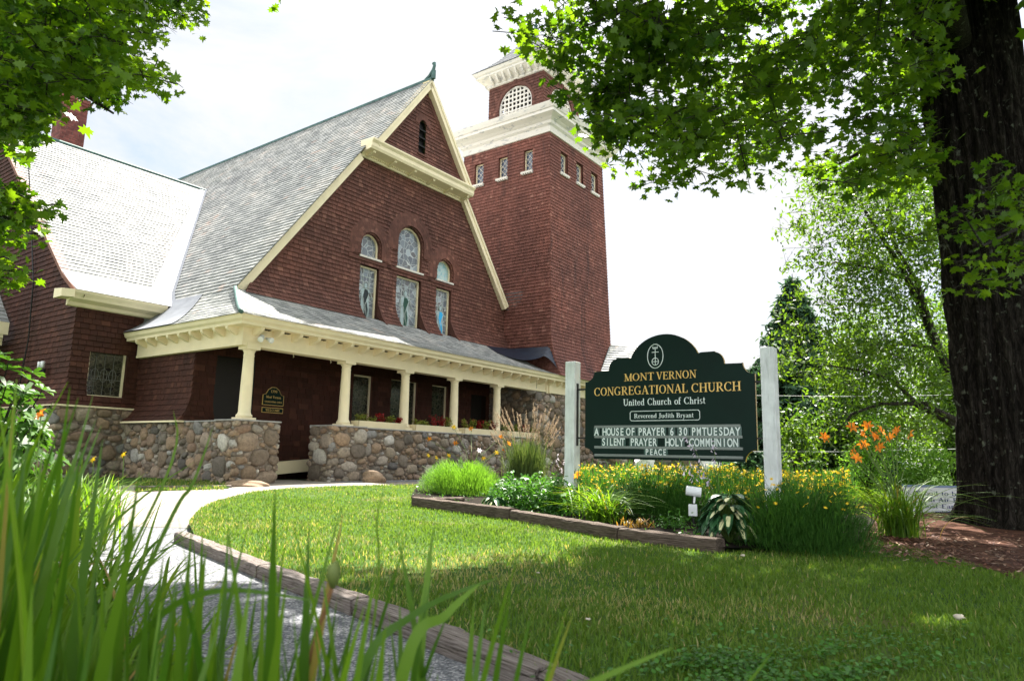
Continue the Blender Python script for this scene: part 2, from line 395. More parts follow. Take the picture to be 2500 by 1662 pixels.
# main gable wall -----------------------------------------------------
flare = lambda z: .40*max(0, (5.0-z)/.95)**2
mpG = lambda s, t, o: (s, 2.0-flare(t)-o, t)
LW = [(2.0, 2.78, 3.95, 5.82), (3.57, 4.72, 3.95, 5.84), (5.50, 6.28, 3.95, 5.82)]
UW = [(2.38, .39, 6.12, 6.50), (4.14, .57, 6.12, 7.02), (5.90, .39, 6.12, 6.48)]
mb = MB()
holes = [rect(a, b, c, d) for a, b, c, d in LW]+[arch(c, h, t, ts) for c, h, t, ts in UW]
shingles(mb, mpG, 4.05, 9.7, .127, lambda t: max(zl(t)+.28, -2.2), lambda t: min(zr(t)-.2, 9.56), holes)
# course running up the rake
for sgn in (-1,):
    n = 34
    for i in range(n):
        z0 = 4.5+i*(9.3-4.5)/n; z1 = z0+(9.3-4.5)/n
        a0, a1 = zl(z0)+.24, zl(z1)+.24; w = .16
        mb.add([(a0, 1.955, z0), (a0+w, 1.975, z0-.11), (a1+w, 1.985, z1-.12), (a1, 1.965, z1), (a0+w, 1.995, z0-.12)], [(0, 1, 2, 3), (1, 4, 2)])
# arched rings of shingle round the upper windows
for q, (c, h, t0, ts) in enumerate([UW[0], UW[2], UW[1]]):
    for k in range(4):
        r0 = h+.05+k*.11; r1 = r0+.115; out = .055-.009*k+(.006 if q == 2 else 0)
        n = int(pi*r1/.13)
        for i in range(-3, n+3):
            if i < 0: z0, z1 = ts+(i)*.12, ts+(i+1)*.12; pl = [(c+r0, z0), (c+r1, z0), (c+r1, z1), (c+r0, z1)]
            elif i >= n: z0, z1 = ts-(i-n)*.12, ts-(i-n+1)*.12; pl = [(c-r0, z0), (c-r1, z0), (c-r1, z1), (c-r0, z1)]
            else:
                a0, a1 = pi*i/n, pi*(i+1)/n
                pl = [(c+r0*cos(a0), ts+r0*sin(a0)), (c+r1*cos(a0), ts+r1*sin(a0)), (c+r1*cos(a1), ts+r1*sin(a1)), (c+r0*cos(a1), ts+r0*sin(a1))]
            e = R.uniform(0, .004)
            A, B, C, D = pl
            mb.add([(A[0], 2-out-e, A[1]), (B[0], 2-out+.012-e, B[1]), (C[0], 2-out+.012-e, C[1]), (D[0], 2-out-e, D[1])]+[(p[0], 2.05, p[1]) for p in pl],
                   [(0, 1, 2, 3), (0, 4, 5, 1), (1, 5, 6, 2), (2, 6, 7, 3), (3, 7, 4, 0)])
# lintel bands
for (a, b, c, d), (uc, uh, ut, us) in zip(LW, UW):
    mb.box((uc-uh-.5, 1.955, ut-.17), (uc+uh+.5, 2.0, ut-.07), .3)
# reveals
for a, b, c, d in LW:
    mb.box((a-.02, 2.0, c), (a, 2.2, d), .2); mb.box((b, 1.97, c), (b+.02, 2.2, d), .2); mb.box((a, 2.0, d), (b, 2.2, d+.03), .2)
    # mullion buttress that sweeps out over the roof
    for x in (b,):
        mb.prism([(x, 1.99, 4.75), (x, 1.99, 4.3), (x, 1.6, 3.85), (x, 1.45, 3.92), (x, 1.7, 4.2)], (.07, 0, 0), .25)
for c, h, t0, ts in UW:
    n = 14
    for i in range(n):
        a0, a1 = pi*i/n, pi*(i+1)/n
        mb.add([(c+h*cos(a0), 2, ts+h*sin(a0)), (c+h*cos(a1), 2, ts+h*sin(a1)), (c+h*cos(a1), 2.2, ts+h*sin(a1)), (c+h*cos(a0), 2.2, ts+h*sin(a0))], [(0, 1, 2, 3)], .2)
    mb.box((c-h-.02, 2.0, t0), (c-h, 2.2, ts), .2); mb.box((c+h, 2.0, t0), (c+h+.02, 2.2, ts), .2)
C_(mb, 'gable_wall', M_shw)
# upper gable
mb = MB(); mpU = lambda s, t, o: (s, 1.66-.16*max(0, (10.25-t)/.5)**2-o, t)
lv = arch(4.12, .17, 10.15, 11.2)
shingles(mb, mpU, 9.76, 12.55, .127, lambda t: zl(t)+.25, lambda t: zr(t)-.25, [lv])
n = 17
for sg in (-1, 1):
    for i in range(n):
        z0 = 9.95+i*(12.35-9.95)/n; z1 = z0+(12.35-9.95)/n
        fx = (lambda z, o: zl(z)+.2+o) if sg < 0 else (lambda z, o: zr(z)-.2-o)
        P = [(fx(z0, 0), 1.60, z0), (fx(z0, .17), 1.62, z0-.11), (fx(z1, .17), 1.635, z1-.12), (fx(z1, 0), 1.61, z1), (fx(z0, .17), 1.65, z0-.12)]
        mb.add(P if sg < 0 else [P[3], P[2], P[1], P[0], P[4]], [(0, 1, 2, 3)])
for k in range(2):
    r0 = .19+k*.1
    for i in range(8):
        a0, a1 = pi*i/8, pi*(i+1)/8
        mb.add([(4.12+r*cos(a), 1.66-.045+.006*k, 11.2+r*sin(a)) for r, a in ((r0, a0), (r0+.1, a0), (r0+.1, a1), (r0, a1))], [(0, 1, 2, 3)])
mb.box((3.9, 1.58, 10.08), (4.34, 1.68, 10.15), .1)
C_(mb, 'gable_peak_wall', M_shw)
mb = MB(); mb.box((3.9, 1.78, 10.1), (4.34, 1.8, 11.4), .1)
for z in (10.42, 10.72, 11.0): mb.box((3.96, 1.64, z), (4.28, 1.74, z+.045), .4)
C_(mb, 'louvre', [M_dark])
# cornice under the upper gable
mb = MB()
prof = [(1.98, 9.28), (1.92, 9.28), (1.90, 9.36), (1.86, 9.40), (1.50, 9.45), (1.46, 9.53), (1.46, 9.64), (1.39, 9.72), (1.39, 9.77), (1.98, 9.80)]
mb.prism([(1.72, y, z) for y, z in prof], (5.04, 0, 0), .5)
C_(mb, 'cornice', M_cream)
for i in range(6):
    mb = MB(); u = 1.9+i*.925; mb.prism([(u, 1.9, 9.30), (u, 1.58, 9.38), (u, 1.55, 9.46), (u, 1.9, 9.46)], (.1, 0, 0), .5); C_(mb, 'bracket', M_cream)
mb = MB()
for i in range(62):
    u = 1.86+i*.078; mb.box((u, 1.86, 9.34), (u+.04, 1.9, 9.40), .5)
C_(mb, 'dentil_band', M_cream)
# rake boards
def board(name, A, B, w, y0, y1, sg):
    mb = MB(); d = np.array([B[0]-A[0], B[1]-A[1]]); d = d/np.linalg.norm(d); nn = np.array([d[1], -d[0]])*(1 if sg > 0 else -1)
    if nn[1] > 0: nn = -nn
    for ww, yy in ((w, y0), (w*.38, y0-.03)):
        q = [A, B, (B[0]+nn[0]*ww, B[1]+nn[1]*ww), (A[0]+nn[0]*ww, A[1]+nn[1]*ww)]
        mb.prism([(p[0], yy, p[1]) for p in q], (0, y1-yy, 0), .5)
    return C_(mb, name, M_cream)
board('rake_board', (zl(4.12), 4.12), (zl(9.3), 9.3), .26, 1.82, 2.0, -1)
board('rake_board', (zr(9.55), 9.55), (zr(5.85), 5.85), .26, 1.82, 2.0, 1)
board('rake_board', (zl(9.74), 9.74), (RU-.02, RZ), .24, 1.44, 1.7, -1)
board('rake_board', (RU+.02, RZ), (zr(9.74), 9.74), .24, 1.44, 1.7, 1)

# main roof: left slope with the flare over the porch side, right slope
HP = [(-3.6+1.25*h, 3.0+1.1*(.55*h+.45*h*h)) for h in [i/8 for i in range(9)]]
fp, LL = profile(HP+[(RU, RZ)])
tf = LL[8]
mpR = lambda s, t, o: (fp(t, o)[0], s, fp(t, o)[1])
def hof(t):
    x = fp(t, 0)[0]; return (x+3.6)/1.25
tz = lambda z: tf+(z-4.1)/(RZ-4.1)*(LL[9]-tf)
mb = MB()
shingles(mb, mpR, .02, tf, .17, lambda t: -.65+2.35*hof(t), lambda t: 2.3+.9*hof(t), (), (.16, .28), .012, gap=.006)
shingles(mb, mpR, tf, tz(9.7), .165, cst(1.74), lambda t: min(18.2, max(5.8, (fp(t, 0)[1]-4.0)/.85+6.5)), (), (.18, .30), .024, gap=.006)
shingles(mb, mpR, tz(9.7), LL[9]-.02, .165, cst(1.40), cst(18.2), (), (.18, .30), .024, gap=.006)
mb.add([(zr(4.5), 1.78, 4.5), (RU, 1.78, RZ-.02), (RU, 18.2, RZ-.02), (zr(4.5), 18.2, 4.5)], [(0, 1, 2, 3)], .4)
mb.add([(zr(9.7), 1.42, 9.7), (RU, 1.42, RZ-.02), (RU, 1.8, RZ-.02), (zr(9.7), 1.8, 9.7)], [(0, 1, 2, 3)], .4)
mb.add([(zl(4.1), 18.2, 4.1), (RU, 18.2, RZ-.05), (zr(4.1), 18.2, 4.1)], [(0, 1, 2)], .1)
C_(mb, 'main_roof', M_slate)
mb = MB(); mb.tube([(RU, 1.36, RZ+.04), (RU, 18.25, RZ+.04)], .04, 8); mb.box((RU-.08, 1.4, RZ-.06), (RU+.08, 18.2, RZ+.02), .5)
C_(mb, 'ridge_cap', M_copper)
mb = MB(); mb.tube([(RU, 1.75, RZ+.05), (RU, 1.55, RZ+.12), (RU, 1.38, RZ+.3), (RU, 1.33, RZ+.48), (RU, 1.36, RZ+.56)], [.05, .07, .07, .05, .075], 8, cap=True)
mb.box((RU-.05, 1.3, RZ-.02), (RU+.05, 1.42, RZ+.3), .4)
C_(mb, 'ridge_finial', M_copper)
# porch front roof
PP = [(-.65+2.35*h, 3.0+1.1*(.55*h+.45*h*h)) for h in [i/8 for i in range(9)]]
fq, LQ = profile(PP)
mpQ = lambda s, t, o: (s, fq(t, o)[0], fq(t, o)[1])
hq = lambda t: (fq(t, 0)[0]+.65)/2.35
mb = MB()
shingles(mb, mpQ, .02, LQ[-1], .17, lambda t: -3.6+1.25*hq(t), cst(9.5), (), (.16, .28), .012, gap=.006)
mb.add([mpQ(-2.35, LQ[-1], 0), mpQ(9.5, LQ[-1], 0), (9.5, 2, 4.2), (-2.35, 2, 4.2)], [(0, 1, 2, 3)], .3)
C_(mb, 'porch_roof', M_slate)
mb = MB()
mb.tube([(-3.6+1.25*h, -.65+2.35*h, 3.025+1.1*(.55*h+.45*h*h)) for h in [i/8 for i in range(9)]], .055, 6)
C_(mb, 'hip_flashing', M_copper, smooth=True)
mb = MB()
ks = 10
for i in range(ks):
    for j in range(8):
        q = []
        for a, b in ((i, j), (i+1, j), (i+1, j+1), (i, j+1)):
            h = a/ks; v = 2.3+.9*h+(4.75-2.3-.9*h)*b/8
            q.append((-3.6+1.25*h-.01, v, 3.03+1.1*(.55*h+.45*h*h)))
        mb.add(q, [(3, 2, 1, 0)], .5)
C_(mb, 'metal_flashing', M_metal, smooth=True)
# dark membrane between porch roof and tower
mb = MB(); n = 24
for i in range(n):
    for j in range(n):
        q = []
        for a, b in ((i, j), (i+1, j), (i+1, j+1), (i, j+1)):
            p, w = a/n, b/n      # p along u to the tower, w towards eave
            v = 1.7-w*2.3*(.25+.75*p); u = 7.9+1.62*p
            h = (v+.65)/2.35; zb = 3.0+1.1*(.55*h+.45*h*h)
            q.append((u, v, zb+.035+(4.12-zb)*p**2.2*min(1, max(0, (v+.62)/.45))))
        mb.add(q, [(0, 1, 2, 3)], .5)
C_(mb, 'roof_membrane', M_navy, smooth=True)

# porch eaves and beam ---------------------------------------------------
crown = [(0, 2.80), (-.03, 2.80), (-.035, 2.86), (-.09, 2.91), (-.11, 2.98), (-.14, 3.0)]
mb = MB()
y0 = -.50
P1 = [(y0+d, z) for d, z in crown]
# fascia ring front + side
for (a, b) in zip(P1, P1[1:]):
    k0 = a[0]-y0; k1 = b[0]-y0
    mb.add([(-3.45+k0, a[0], a[1]), (12.0, a[0], a[1]), (12.0, b[0], b[1]), (-3.45+k1, b[0], b[1])], [(0, 1, 2, 3)], .5)
    mb.add([(-3.45+k0, a[0], a[1]), (-3.45+k1, b[0], b[1]), (-3.45+k1, 4.75, b[1]), (-3.45+k0, 4.75, a[1])], [(0, 1, 2, 3)], .5)
mb.add([(-3.45, -.5, 2.80), (12.0, -.5, 2.80), (12.0, .1, 2.80), (-3.0, .1, 2.80)], [(0, 3, 2, 1)], .5)
mb.add([(-3.45, -.5, 2.80), (-3.0, .1, 2.80), (-3.0, 4.75, 2.80), (-3.45, 4.75, 2.80)], [(0, 3, 2, 1)], .5)
C_(mb, 'eave_fascia', M_cream)
mb = MB()
mb.box((-3.06, -.15, 2.38), (9.42, .15, 2.80), .5); mb.box((-3.2, -.15, 2.38), (-3.06, 4.7, 2.80), .5)
mb.box((-3.07, -.165, 2.38), (9.42, -.15, 2.45), .5); mb.box((-3.215, -.165, 2.38), (-3.2, 4.7, 2.45), .5)
mb.box((9.42, -.24, 2.36), (12.0, .1, 2.80), .5); mb.box((9.30, -.19, 2.34), (9.62, -.12, 2.82), .6)
C_(mb, 'porch_beam', M_cream)
def brk(u, v, side):
    mb = MB()
    pr = [(0, 2.62), (-.06, 2.63), (-.30, 2.71), (-.34, 2.75), (-.34, 2.80), (0, 2.80)]
    if side: mb.prism([(-3.2+d*.8, v, z) for d, z in pr], (0, .09, 0), .5)
    else: mb.prism([(u, -.15+d, z) for d, z in pr], (.09, 0, 0), .5)
    C_(mb, 'eave_bracket', M_cream)
for i in range(24): brk(-2.96+i*.535, 0, 0)
for i in range(9): brk(0, .05+i*.52, 1)
for i in range(5):
    mb = MB(); u = 9.9+i*.45; mb.prism([(u, -.24, 2.62), (u, -.46, 2.72), (u, -.46, 2.8), (u, -.24, 2.8)], (.08, 0, 0), .5); C_(mb, 'eave_bracket', M_cream)
for i in range(23):
    mb = MB()
    for k in range(4):
        u = -2.96+i*.535+.16+k*.07; mb.box((u, -.3, 2.78), (u+.025, -.2, 2.798), .1)
    mb.box((u-.19, -.31, 2.797), (u+.04, -.19, 2.7985), .1); C_(mb, 'soffit_vent', [M_door, M_cream])
mb = MB(); mb.box((-3.0, .1, 2.82), (9.5, 2.0, 2.84), .5); C_(mb, 'porch_ceiling', plain('porch_ceiling_paint', (.30, .24, .16), .7))
# columns
colp = [(.17, 0), (.17, .001), (.0, .001)]
def column(u):
    mb = MB(); z0 = .68
    mb.box((u-.19, -.19, z0), (u+.19, .19, z0+.07), .5)
    mb.lathe([(.175, .07), (.185, .10), (.175, .135), (.15, .15), (.15, .17), (.137, .19), (.134, .6), (.128, 1.0), (.118, 1.45), (.118, 1.47), (.128, 1.485), (.118, 1.5), (.118, 1.56), (.155, 1.63)], (u, 0, z0), 22, .5)
    mb.box((u-.175, -.175, z0+1.63), (u+.175, .175, 2.379), .5)
    o = C_(mb, 'column', M_cream, smooth=False)
    for p in o.data.polygons:
        if len(p.vertices) == 4 and abs(p.center[0]-u) < .168 and z0+.07+ZB < p.center[2] < z0+1.63+ZB: p.use_smooth = True
for u in (-2.9, 0, 2.2, 4.37, 6.56): column(u)

# porch walls (v = 2.0 below the roof) ------------------------------------
PW = [(2.0, 2.78, .82, 2.38), (3.57, 4.80, .82, 2.42), (5.50, 6.33, .82, 2.40)]
mb = MB(); mpW = lambda s, t, o: (s, 2.0-o, t)
shingles(mb, mpW, -.72, 2.82, .15, cst(-3.07), cst(9.55), [rect(a, b, c, d) for a, b, c, d in PW]+[rect(-2.5, -1.38, -.75, 2.4), rect(7.6, 8.5, -.75, 2.3)], (.16, .36))
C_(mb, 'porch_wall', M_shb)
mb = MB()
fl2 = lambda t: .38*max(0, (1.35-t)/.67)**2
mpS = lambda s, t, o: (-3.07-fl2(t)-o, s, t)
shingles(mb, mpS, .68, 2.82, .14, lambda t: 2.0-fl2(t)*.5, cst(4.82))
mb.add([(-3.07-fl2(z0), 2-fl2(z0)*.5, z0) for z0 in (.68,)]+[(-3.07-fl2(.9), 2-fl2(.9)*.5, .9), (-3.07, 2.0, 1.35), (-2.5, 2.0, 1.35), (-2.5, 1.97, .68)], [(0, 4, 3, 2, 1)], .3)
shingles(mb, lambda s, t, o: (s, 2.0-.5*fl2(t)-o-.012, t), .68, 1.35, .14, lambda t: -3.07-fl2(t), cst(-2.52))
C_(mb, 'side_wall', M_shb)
mb = MB(); mb.box((-3.5, 1.76, .64), (-2.52, 1.82, .68), .5); mb.box((-3.5, 1.8, .64), (-3.44, 4.8, .68), .5)
C_(mb, 'sill_moulding', M_cream)
mb = MB(); mb.box((-2.5, 2.22, -.3), (-1.38, 2.27, 2.4), .5); mb.box((-2.5, 2.0, -.3), (-2.44, 2.22, 2.4), .5); mb.box((-1.44, 2.0, -.3), (-1.38, 2.22, 2.4), .5)
d = C_(mb, 'door', M_door)
mb = MB(); mb.tube([(-1.56, 2.16, .75), (-1.56, 2.16, .95)], .015, 6); C_(mb, 'handle', M_iron, d)
mb = MB(); mb.box((7.6, 2.22, -.3), (8.5, 2.27, 2.3), .5); d = C_(mb, 'door', M_door)
mb = MB(); mb.tube([(7.7, 2.18, .75), (7.7, 2.18, .95)], .015, 6); C_(mb, 'handle', M_iron, d)

def window(a, b, c, d, y, glass, fw_=.05, sill=True, name='window', grid=(0, 0), depth=.14, archr=None, fmat=None, smat=None, ax=0, sgn=-1):
    """pane plane at offset depth behind wall plane y; ax 0: wall along u facing -v; ax 1: wall along v facing -u"""
    def T(p): return p if ax == 0 else (p[1], p[0], p[2])
    def bx(mb, A, B): A, B = T(A), T(B); mb.box(A, B, .5)
    w = MB(); yy = y+depth
    if archr is None:
        bx(w, (a, yy, c), (b, yy+.02, d))
    else:
        cx = (a+b)/2; h = (b-a)/2; pts = [(cx+h*cos(pi*i/16), yy, archr+h*sin(pi*i/16)) for i in range(17)]+[(a, yy, c), (b, yy, c)]
        pts = [T(p) for p in pts]; w.prism(pts, T((0, .02, 0)), .5)
    win = C_(w, name, glass)
    f = MB()
    if archr is None:
        bx(f, (a, yy-.05, c), (a+fw_, yy, d)); bx(f, (b-fw_, yy-.05, c), (b, yy, d)); bx(f, (a+fw_, yy-.05, d-fw_), (b-fw_, yy, d)); bx(f, (a+fw_, yy-.05, c), (b-fw_, yy, c+fw_))
    else:
        for i in range(16):
            a0, a1 = pi*i/16, pi*(i+1)/16
            q = [(cx+r*cos(t), yy-.05, archr+r*sin(t)) for r, t in ((h-fw_, a0), (h, a0), (h, a1), (h-fw_, a1))]
            f.prism([T(p) for p in q], T((0, .05, 0)), .5)
        bx(f, (a, yy-.05, c), (a+fw_, yy, archr)); bx(f, (b-fw_, yy-.05, c), (b, yy, archr)); bx(f, (a+fw_, yy-.05, c), (b-fw_, yy, c+fw_))
    C_(f, 'frame', fmat or M_cream, win)
    if archr is None and ax == 0 and name != 'tower_window':
        j = MB(); bx(j, (a-.03, y+.0, c-.03), (a, y+.36, d+.03)); bx(j, (b, y+.0, c-.03), (b+.03, y+.36, d+.03)); bx(j, (a-.03, y+.0, d), (b+.03, y+.36, d+.03)); C_(j, 'reveal', M_shw, win)
    if sill:
        s = MB(); bx(s, (a-.07, y-.07, c-.06), (b+.07, yy, c)); C_(s, 'sill', smat or M_white, win)
    return win
def lead(win, a, b, c, d, y, nx, nz_, w=.008):
    m = MB()
    for i in range(1, nx): x = a+(b-a)*i/nx; m.box((x-w, y-.012, c), (x+w, y, d), .5)
    for i in range(1, nz_): z = c+(d-c)*i/nz_; m.box((a, y-.010, z-w), (b, y, z+w), .5)
    C_(m, 'leading', M_cloth['lead'], win)
mb = MB(); mb.box((-2.9, 2.35, -.7), (-1.5, 2.4, 2.9), .5); mb.box((-1.5, 2.35, -.7), (9.5, 2.4, 3.9), .5); mb.box((1.0, 2.35, 3.9), (7.2, 2.4, 7.7), .5); mb.box((-4.6, 5.2, 1), (-3.1, 5.25, 3.6), .5); C_(mb, 'dark_backdrop', M_back)  # added dark sheets behind the openings, standing for deep shade inside
wn = [window(a, b, c, d, 2.0, M_gl1, sill=False, name='stained_glass_window') for a, b, c, d in LW]
for w_, (a, b, c, d) in zip(wn, LW): lead(w_, a, b, c, d, 2.14, 3, 6)
for i, (c, h, t0, ts) in enumerate(UW):
    window(c-h, c+h, t0, ts+h, 2.0, M_gl1 if i < 2 else M_gl2, archr=ts, name='stained_glass_window')
# standing figures in the glass
def figure(win, cx, zb, hgt, robe, side):
    s = hgt/1.75; y = 2.122
    def poly(name, pts, m, yy=0):
        mb = MB(); mb.prism([(cx+px*s, y-yy, zb+pz*s) for px, pz in pts], (0, .006, 0), .5); C_(mb, name, M_cloth[m], win)
    poly('glass_robe', [(-.20, .02), (.20, 0), (.24, .5), (.19, 1.1), (.23, 1.32), (.10, 1.42), (-.10, 1.42), (-.24, 1.3), (-.20, 1.0), (-.23, .45)], 'skin')
    poly('glass_mantle', [(-.08, .05), (.12, .03), (.17, .55), (.06, .95), (.20, 1.2), (.10, 1.36), (-.05, 1.36), (-.12, 1.0), (-.04, .6)], robe, .008)
    poly('glass_head', [(.085*cos(t), 1.53+.11*sin(t)) for t in [2*pi*i/12 for i in range(12)]], 'skin', .008)
    mb = MB()
    for pts in ([(-.24, 1.3), (-.34, .95), (-.12, 1.05)], [(.23, 1.3), (.38, 1.0), (.2, .9)], [(-.1, 1.0), (-.02, .5), (-.1, .05)], [(.18, 1.2), (0, .7), (.15, .1)]):
        mb.tube([(cx+px*s, y-.01, zb+pz*s) for px, pz in pts], .011, 5)
    mb.tube([(cx+.14*s*cos(t), y-.01, zb+(1.54+.15*sin(t))*s) for t in [2*pi*i/14 for i in range(15)]], .009, 5)
    C_(mb, 'glass_outline', M_cloth['lead'], win)
figure(wn[0], 2.38, 4.05, 1.35, 'black', 0); figure(wn[1], 4.14, 4.05, 1.45, 'green', 0); figure(wn[2], 5.9, 4.0, 1.3, 'blue', 0)
for a, b, c, d in PW:
    w_ = window(a, b, c, d, 2.0, M_gld, name='porch_window', sill=True, smat=M_cream)
w_ = window(-4.32, -3.38, 1.28, 2.5, 4.8, M_gld, name='wing_window', smat=M_white)
mb = MB(); g = MB()
for i in range(3):
    x = -4.1+i*.22
    g.tube([(x+.09*cos(t), 4.925, 1.85+.17*sin(t)) for t in [2*pi*k/12 for k in range(13)]], .007, 5)
    g.tube([(x, 4.925, 1.35), (x, 4.925, 2.4)], .006, 5)
g.tube([(-4.3, 4.925, 1.75), (-3.4, 4.925, 1.75)], .006, 5)
C_(g, 'leading', plain('wing_lead', (.16, .16, .15), .5), w_)

# wing ------------------------------------------------------------------
mb = MB(); f1 = lambda t: .34*max(0, (1.75-t)/.72)**2
shingles(mb, lambda s, t, o: (s, 4.8-f1(t)*.6-o, t), 1.02, 3.7, .14, lambda t: -4.75-f1(t), cst(-3.07), [rect(-4.32, -3.38, 1.24, 2.5)], (.12, .24))
mb.box((-4.34, 4.8, 1.2), (-4.32, 5.0, 2.52), .2); mb.box((-3.38, 4.8, 1.2), (-3.36, 5.0, 2.52), .2); mb.box((-4.32, 4.8, 2.5), (-3.38, 5.0, 2.52), .2)
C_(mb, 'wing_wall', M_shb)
wz = lambda v: 3.85+.6*(v-4.4) if v < 5.3 else 4.39+(10.6-4.39)/(12.46-5.3)*(v-5.3)
wv = lambda z: 4.4+(z-3.85)/.6 if z < 4.39 else 5.3+(z-4.39)*(12.46-5.3)/(10.6-4.39)
mb = MB()
shingles(mb, lambda s, t, o: (-4.75-f1(t)-o, s, t), 1.02, 10.4, .14, lambda t: max(4.8-f1(t)*.6, wv(t)+.12) if t > 3.7 else 4.8-f1(t)*.6, lambda t: min(13.5, 24.9-wv(t)) if t > 3.7 else 13.5, (), (.12, .24))
n = 50
for i in range(n):
    z0 = 3.75+i*6.5/n; z1 = z0+6.5/n
    mb.add([(-4.79, wv(z0)+.1, z0), (-4.775, wv(z0)+.26, z0-.1), (-4.765, wv(z1)+.26, z1-.11), (-4.785, wv(z1)+.1, z1)], [(3, 2, 1, 0)])
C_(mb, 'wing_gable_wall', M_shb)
mb = MB(); wp, WL = profile([(4.4, 3.85), (4.85, 4.10), (5.3, 4.39), (12.46, 10.6)])
shingles(mb, lambda s, t, o: (s, wp(t, o)[0], wp(t, o)[1]), WL[2]-.1, WL[3], .19, cst(-4.98), cst(2.7), (), (.2, .32), .026, gap=.012)
mb.add([(-4.98, 12.46, 10.58), (3.0, 12.46, 10.58), (3.0, 20.5, 3.6), (-4.98, 20.5, 3.6)], [(0, 1, 2, 3)], .4)
C_(mb, 'wing_roof', M_slate)
mb = MB()
n = 14
for i in range(n):
    u0 = -4.98+i*2.75/n; u1 = u0+2.75/n; e = (i % 2)*.02
    mb.add([(u0, 4.38, 3.88), (u1, 4.38, 3.88), (u1, 4.85, 4.14), (u0, 4.85, 4.14), (u1, 5.36, 4.47+e), (u0, 5.36, 4.47)], [(0, 1, 2, 3), (3, 2, 4, 5)], .5)
pv = []
for i in range(21):
    v = 4.55+(12.46-4.55)*i/20; z = wz(v); pv.append((zl(z), v, z))
for i in range(20):
    a, b = pv[i], pv[i+1]; wa = .62-.42*i/20; wb = .62-.42*(i+1)/20
    mb.add([(a[0]-wa, a[1], a[2]+.045), (a[0]+.02, a[1], a[2]+.05), (b[0]+.02, b[1], b[2]+.05), (b[0]-wb, b[1], b[2]+.045)], [(0, 1, 2, 3)], .5)
    mb.add([(a[0], a[1]-.0, a[2]+.05), (a[0]+.02, a[1]-.16, a[2]+.07), (b[0]+.02, b[1]-.16, b[2]+.07), (b[0], b[1], b[2]+.05)], [(0, 1, 2, 3)], .5)
C_(mb, 'valley_flashing', M_metal)
mb = MB()
cp = [(4.8, 3.50), (4.72, 3.52), (4.68, 3.6), (4.45, 3.66), (4.42, 3.72), (4.36, 3.8), (4.34, 3.86), (4.8, 3.9)]
mb.prism([(-5.02, y, z) for y, z in cp], (2.35, 0, 0), .5)
mb.prism([(-5.02+.0, y, z) for y, z in ((4.8, 3.66), (4.34, 3.66), (4.34, 3.86), (4.8, 3.9))], (-.28, .05, -.02), .5)
C_(mb, 'wing_cornice', M_cream)
mb = MB()
for a, b in (((4.4, 3.85), (5.3, 4.39)), ((5.3, 4.39), (12.46, 10.6))):
    mb.prism([(-5.0, a[0], a[1]+.02), (-5.0, b[0], b[1]+.02), (-5.0, b[0], b[1]-.1), (-5.0, a[0], a[1]-.1)], (.23, 0, 0), .5)
C_(mb, 'wing_rake_board', plain('brown_trim', (.16, .07, .045), .6))
mb = MB(); mb.tube([(-5.0, 12.46, 10.64), (2.55, 12.46, 10.64)], .06, 8); C_(mb, 'wing_ridge_cap', M_copper)
mb = MB(); mb.box((-5.12, 4.55, .99), (-3.07, 4.8, 1.03), .5); mb.box((-5.12, 4.8, .99), (-5.08, 10, 1.03), .5); C_(mb, 'water_table', M_cream)
# thin cable down the gable wall
mb = MB(); mb.tube([(-4.84, 9.6, 9.3), (-4.84, 8.2, 6.0), (-4.84, 7.6, 4.5), (-4.84, 7.4, 2.9), (-4.86, 7.6, 1.2)], .018, 6); C_(mb, 'service_cable', M_iron)
# low roof of a rear porch seen beyond the wing
mb = MB(); shingles(mb, lambda s, t, o: (s, 8.9+t*.75, 3.45+t*.66+o), 0, 3.6, .19, cst(-9.0), cst(-4.85), (), (.2, .3)); C_(mb, 'rear_porch_roof', M_slate)
mb = MB(); mb.box((-9.0, 8.75, 3.1), (-4.9, 8.9, 3.45), .5); mb.box((-9, 8.95, 2.8), (-4.95, 9.05, 3.1), .5)
for i in range(7): mb.box((-8.7+i*.6, 8.78, 3.0), (-8.6+i*.6, 8.98, 3.1), .5)
C_(mb, 'rear_porch_fascia', M_cream)
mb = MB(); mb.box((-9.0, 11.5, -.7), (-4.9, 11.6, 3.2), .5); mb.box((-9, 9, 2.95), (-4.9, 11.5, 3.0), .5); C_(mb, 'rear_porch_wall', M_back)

# chimney
mb = MB()
cx0, cx1, cy0, cy1 = -2.92, -2.12, 12.7, 13.5
for f, (mpf, wdt) in enumerate(((lambda s, t, o: (cx0+s, cy0-o, t), .8), (lambda s, t, o: (cx0-o, cy1-s, t), .8), (lambda s, t, o: (cx1+o, cy0+s, t), .8))):
    shingles(mb, mpf, 9.6, 12.35, .08, cst(0), cst(wdt), (), (.2, .21), .004, back=False, jit=0, gap=.014)
mb.box((cx0-.06, cy0-.06, 12.35), (cx1+.06, cy1+.06, 12.45), .4); mb.box((cx0-.1, cy0-.1, 12.45), (cx1+.1, cy1+.1, 12.54), .7)
mb.box((cx0-.04, cy0-.04, 12.54), (cx1+.04, cy1+.04, 12.62), .5)
mb.box((cx0+.012, cy0+.012, 9.6), (cx1-.012, cy1-.012, 12.35), 0, 1)
C_(mb, 'chimney', [M_brick, M_mortar])

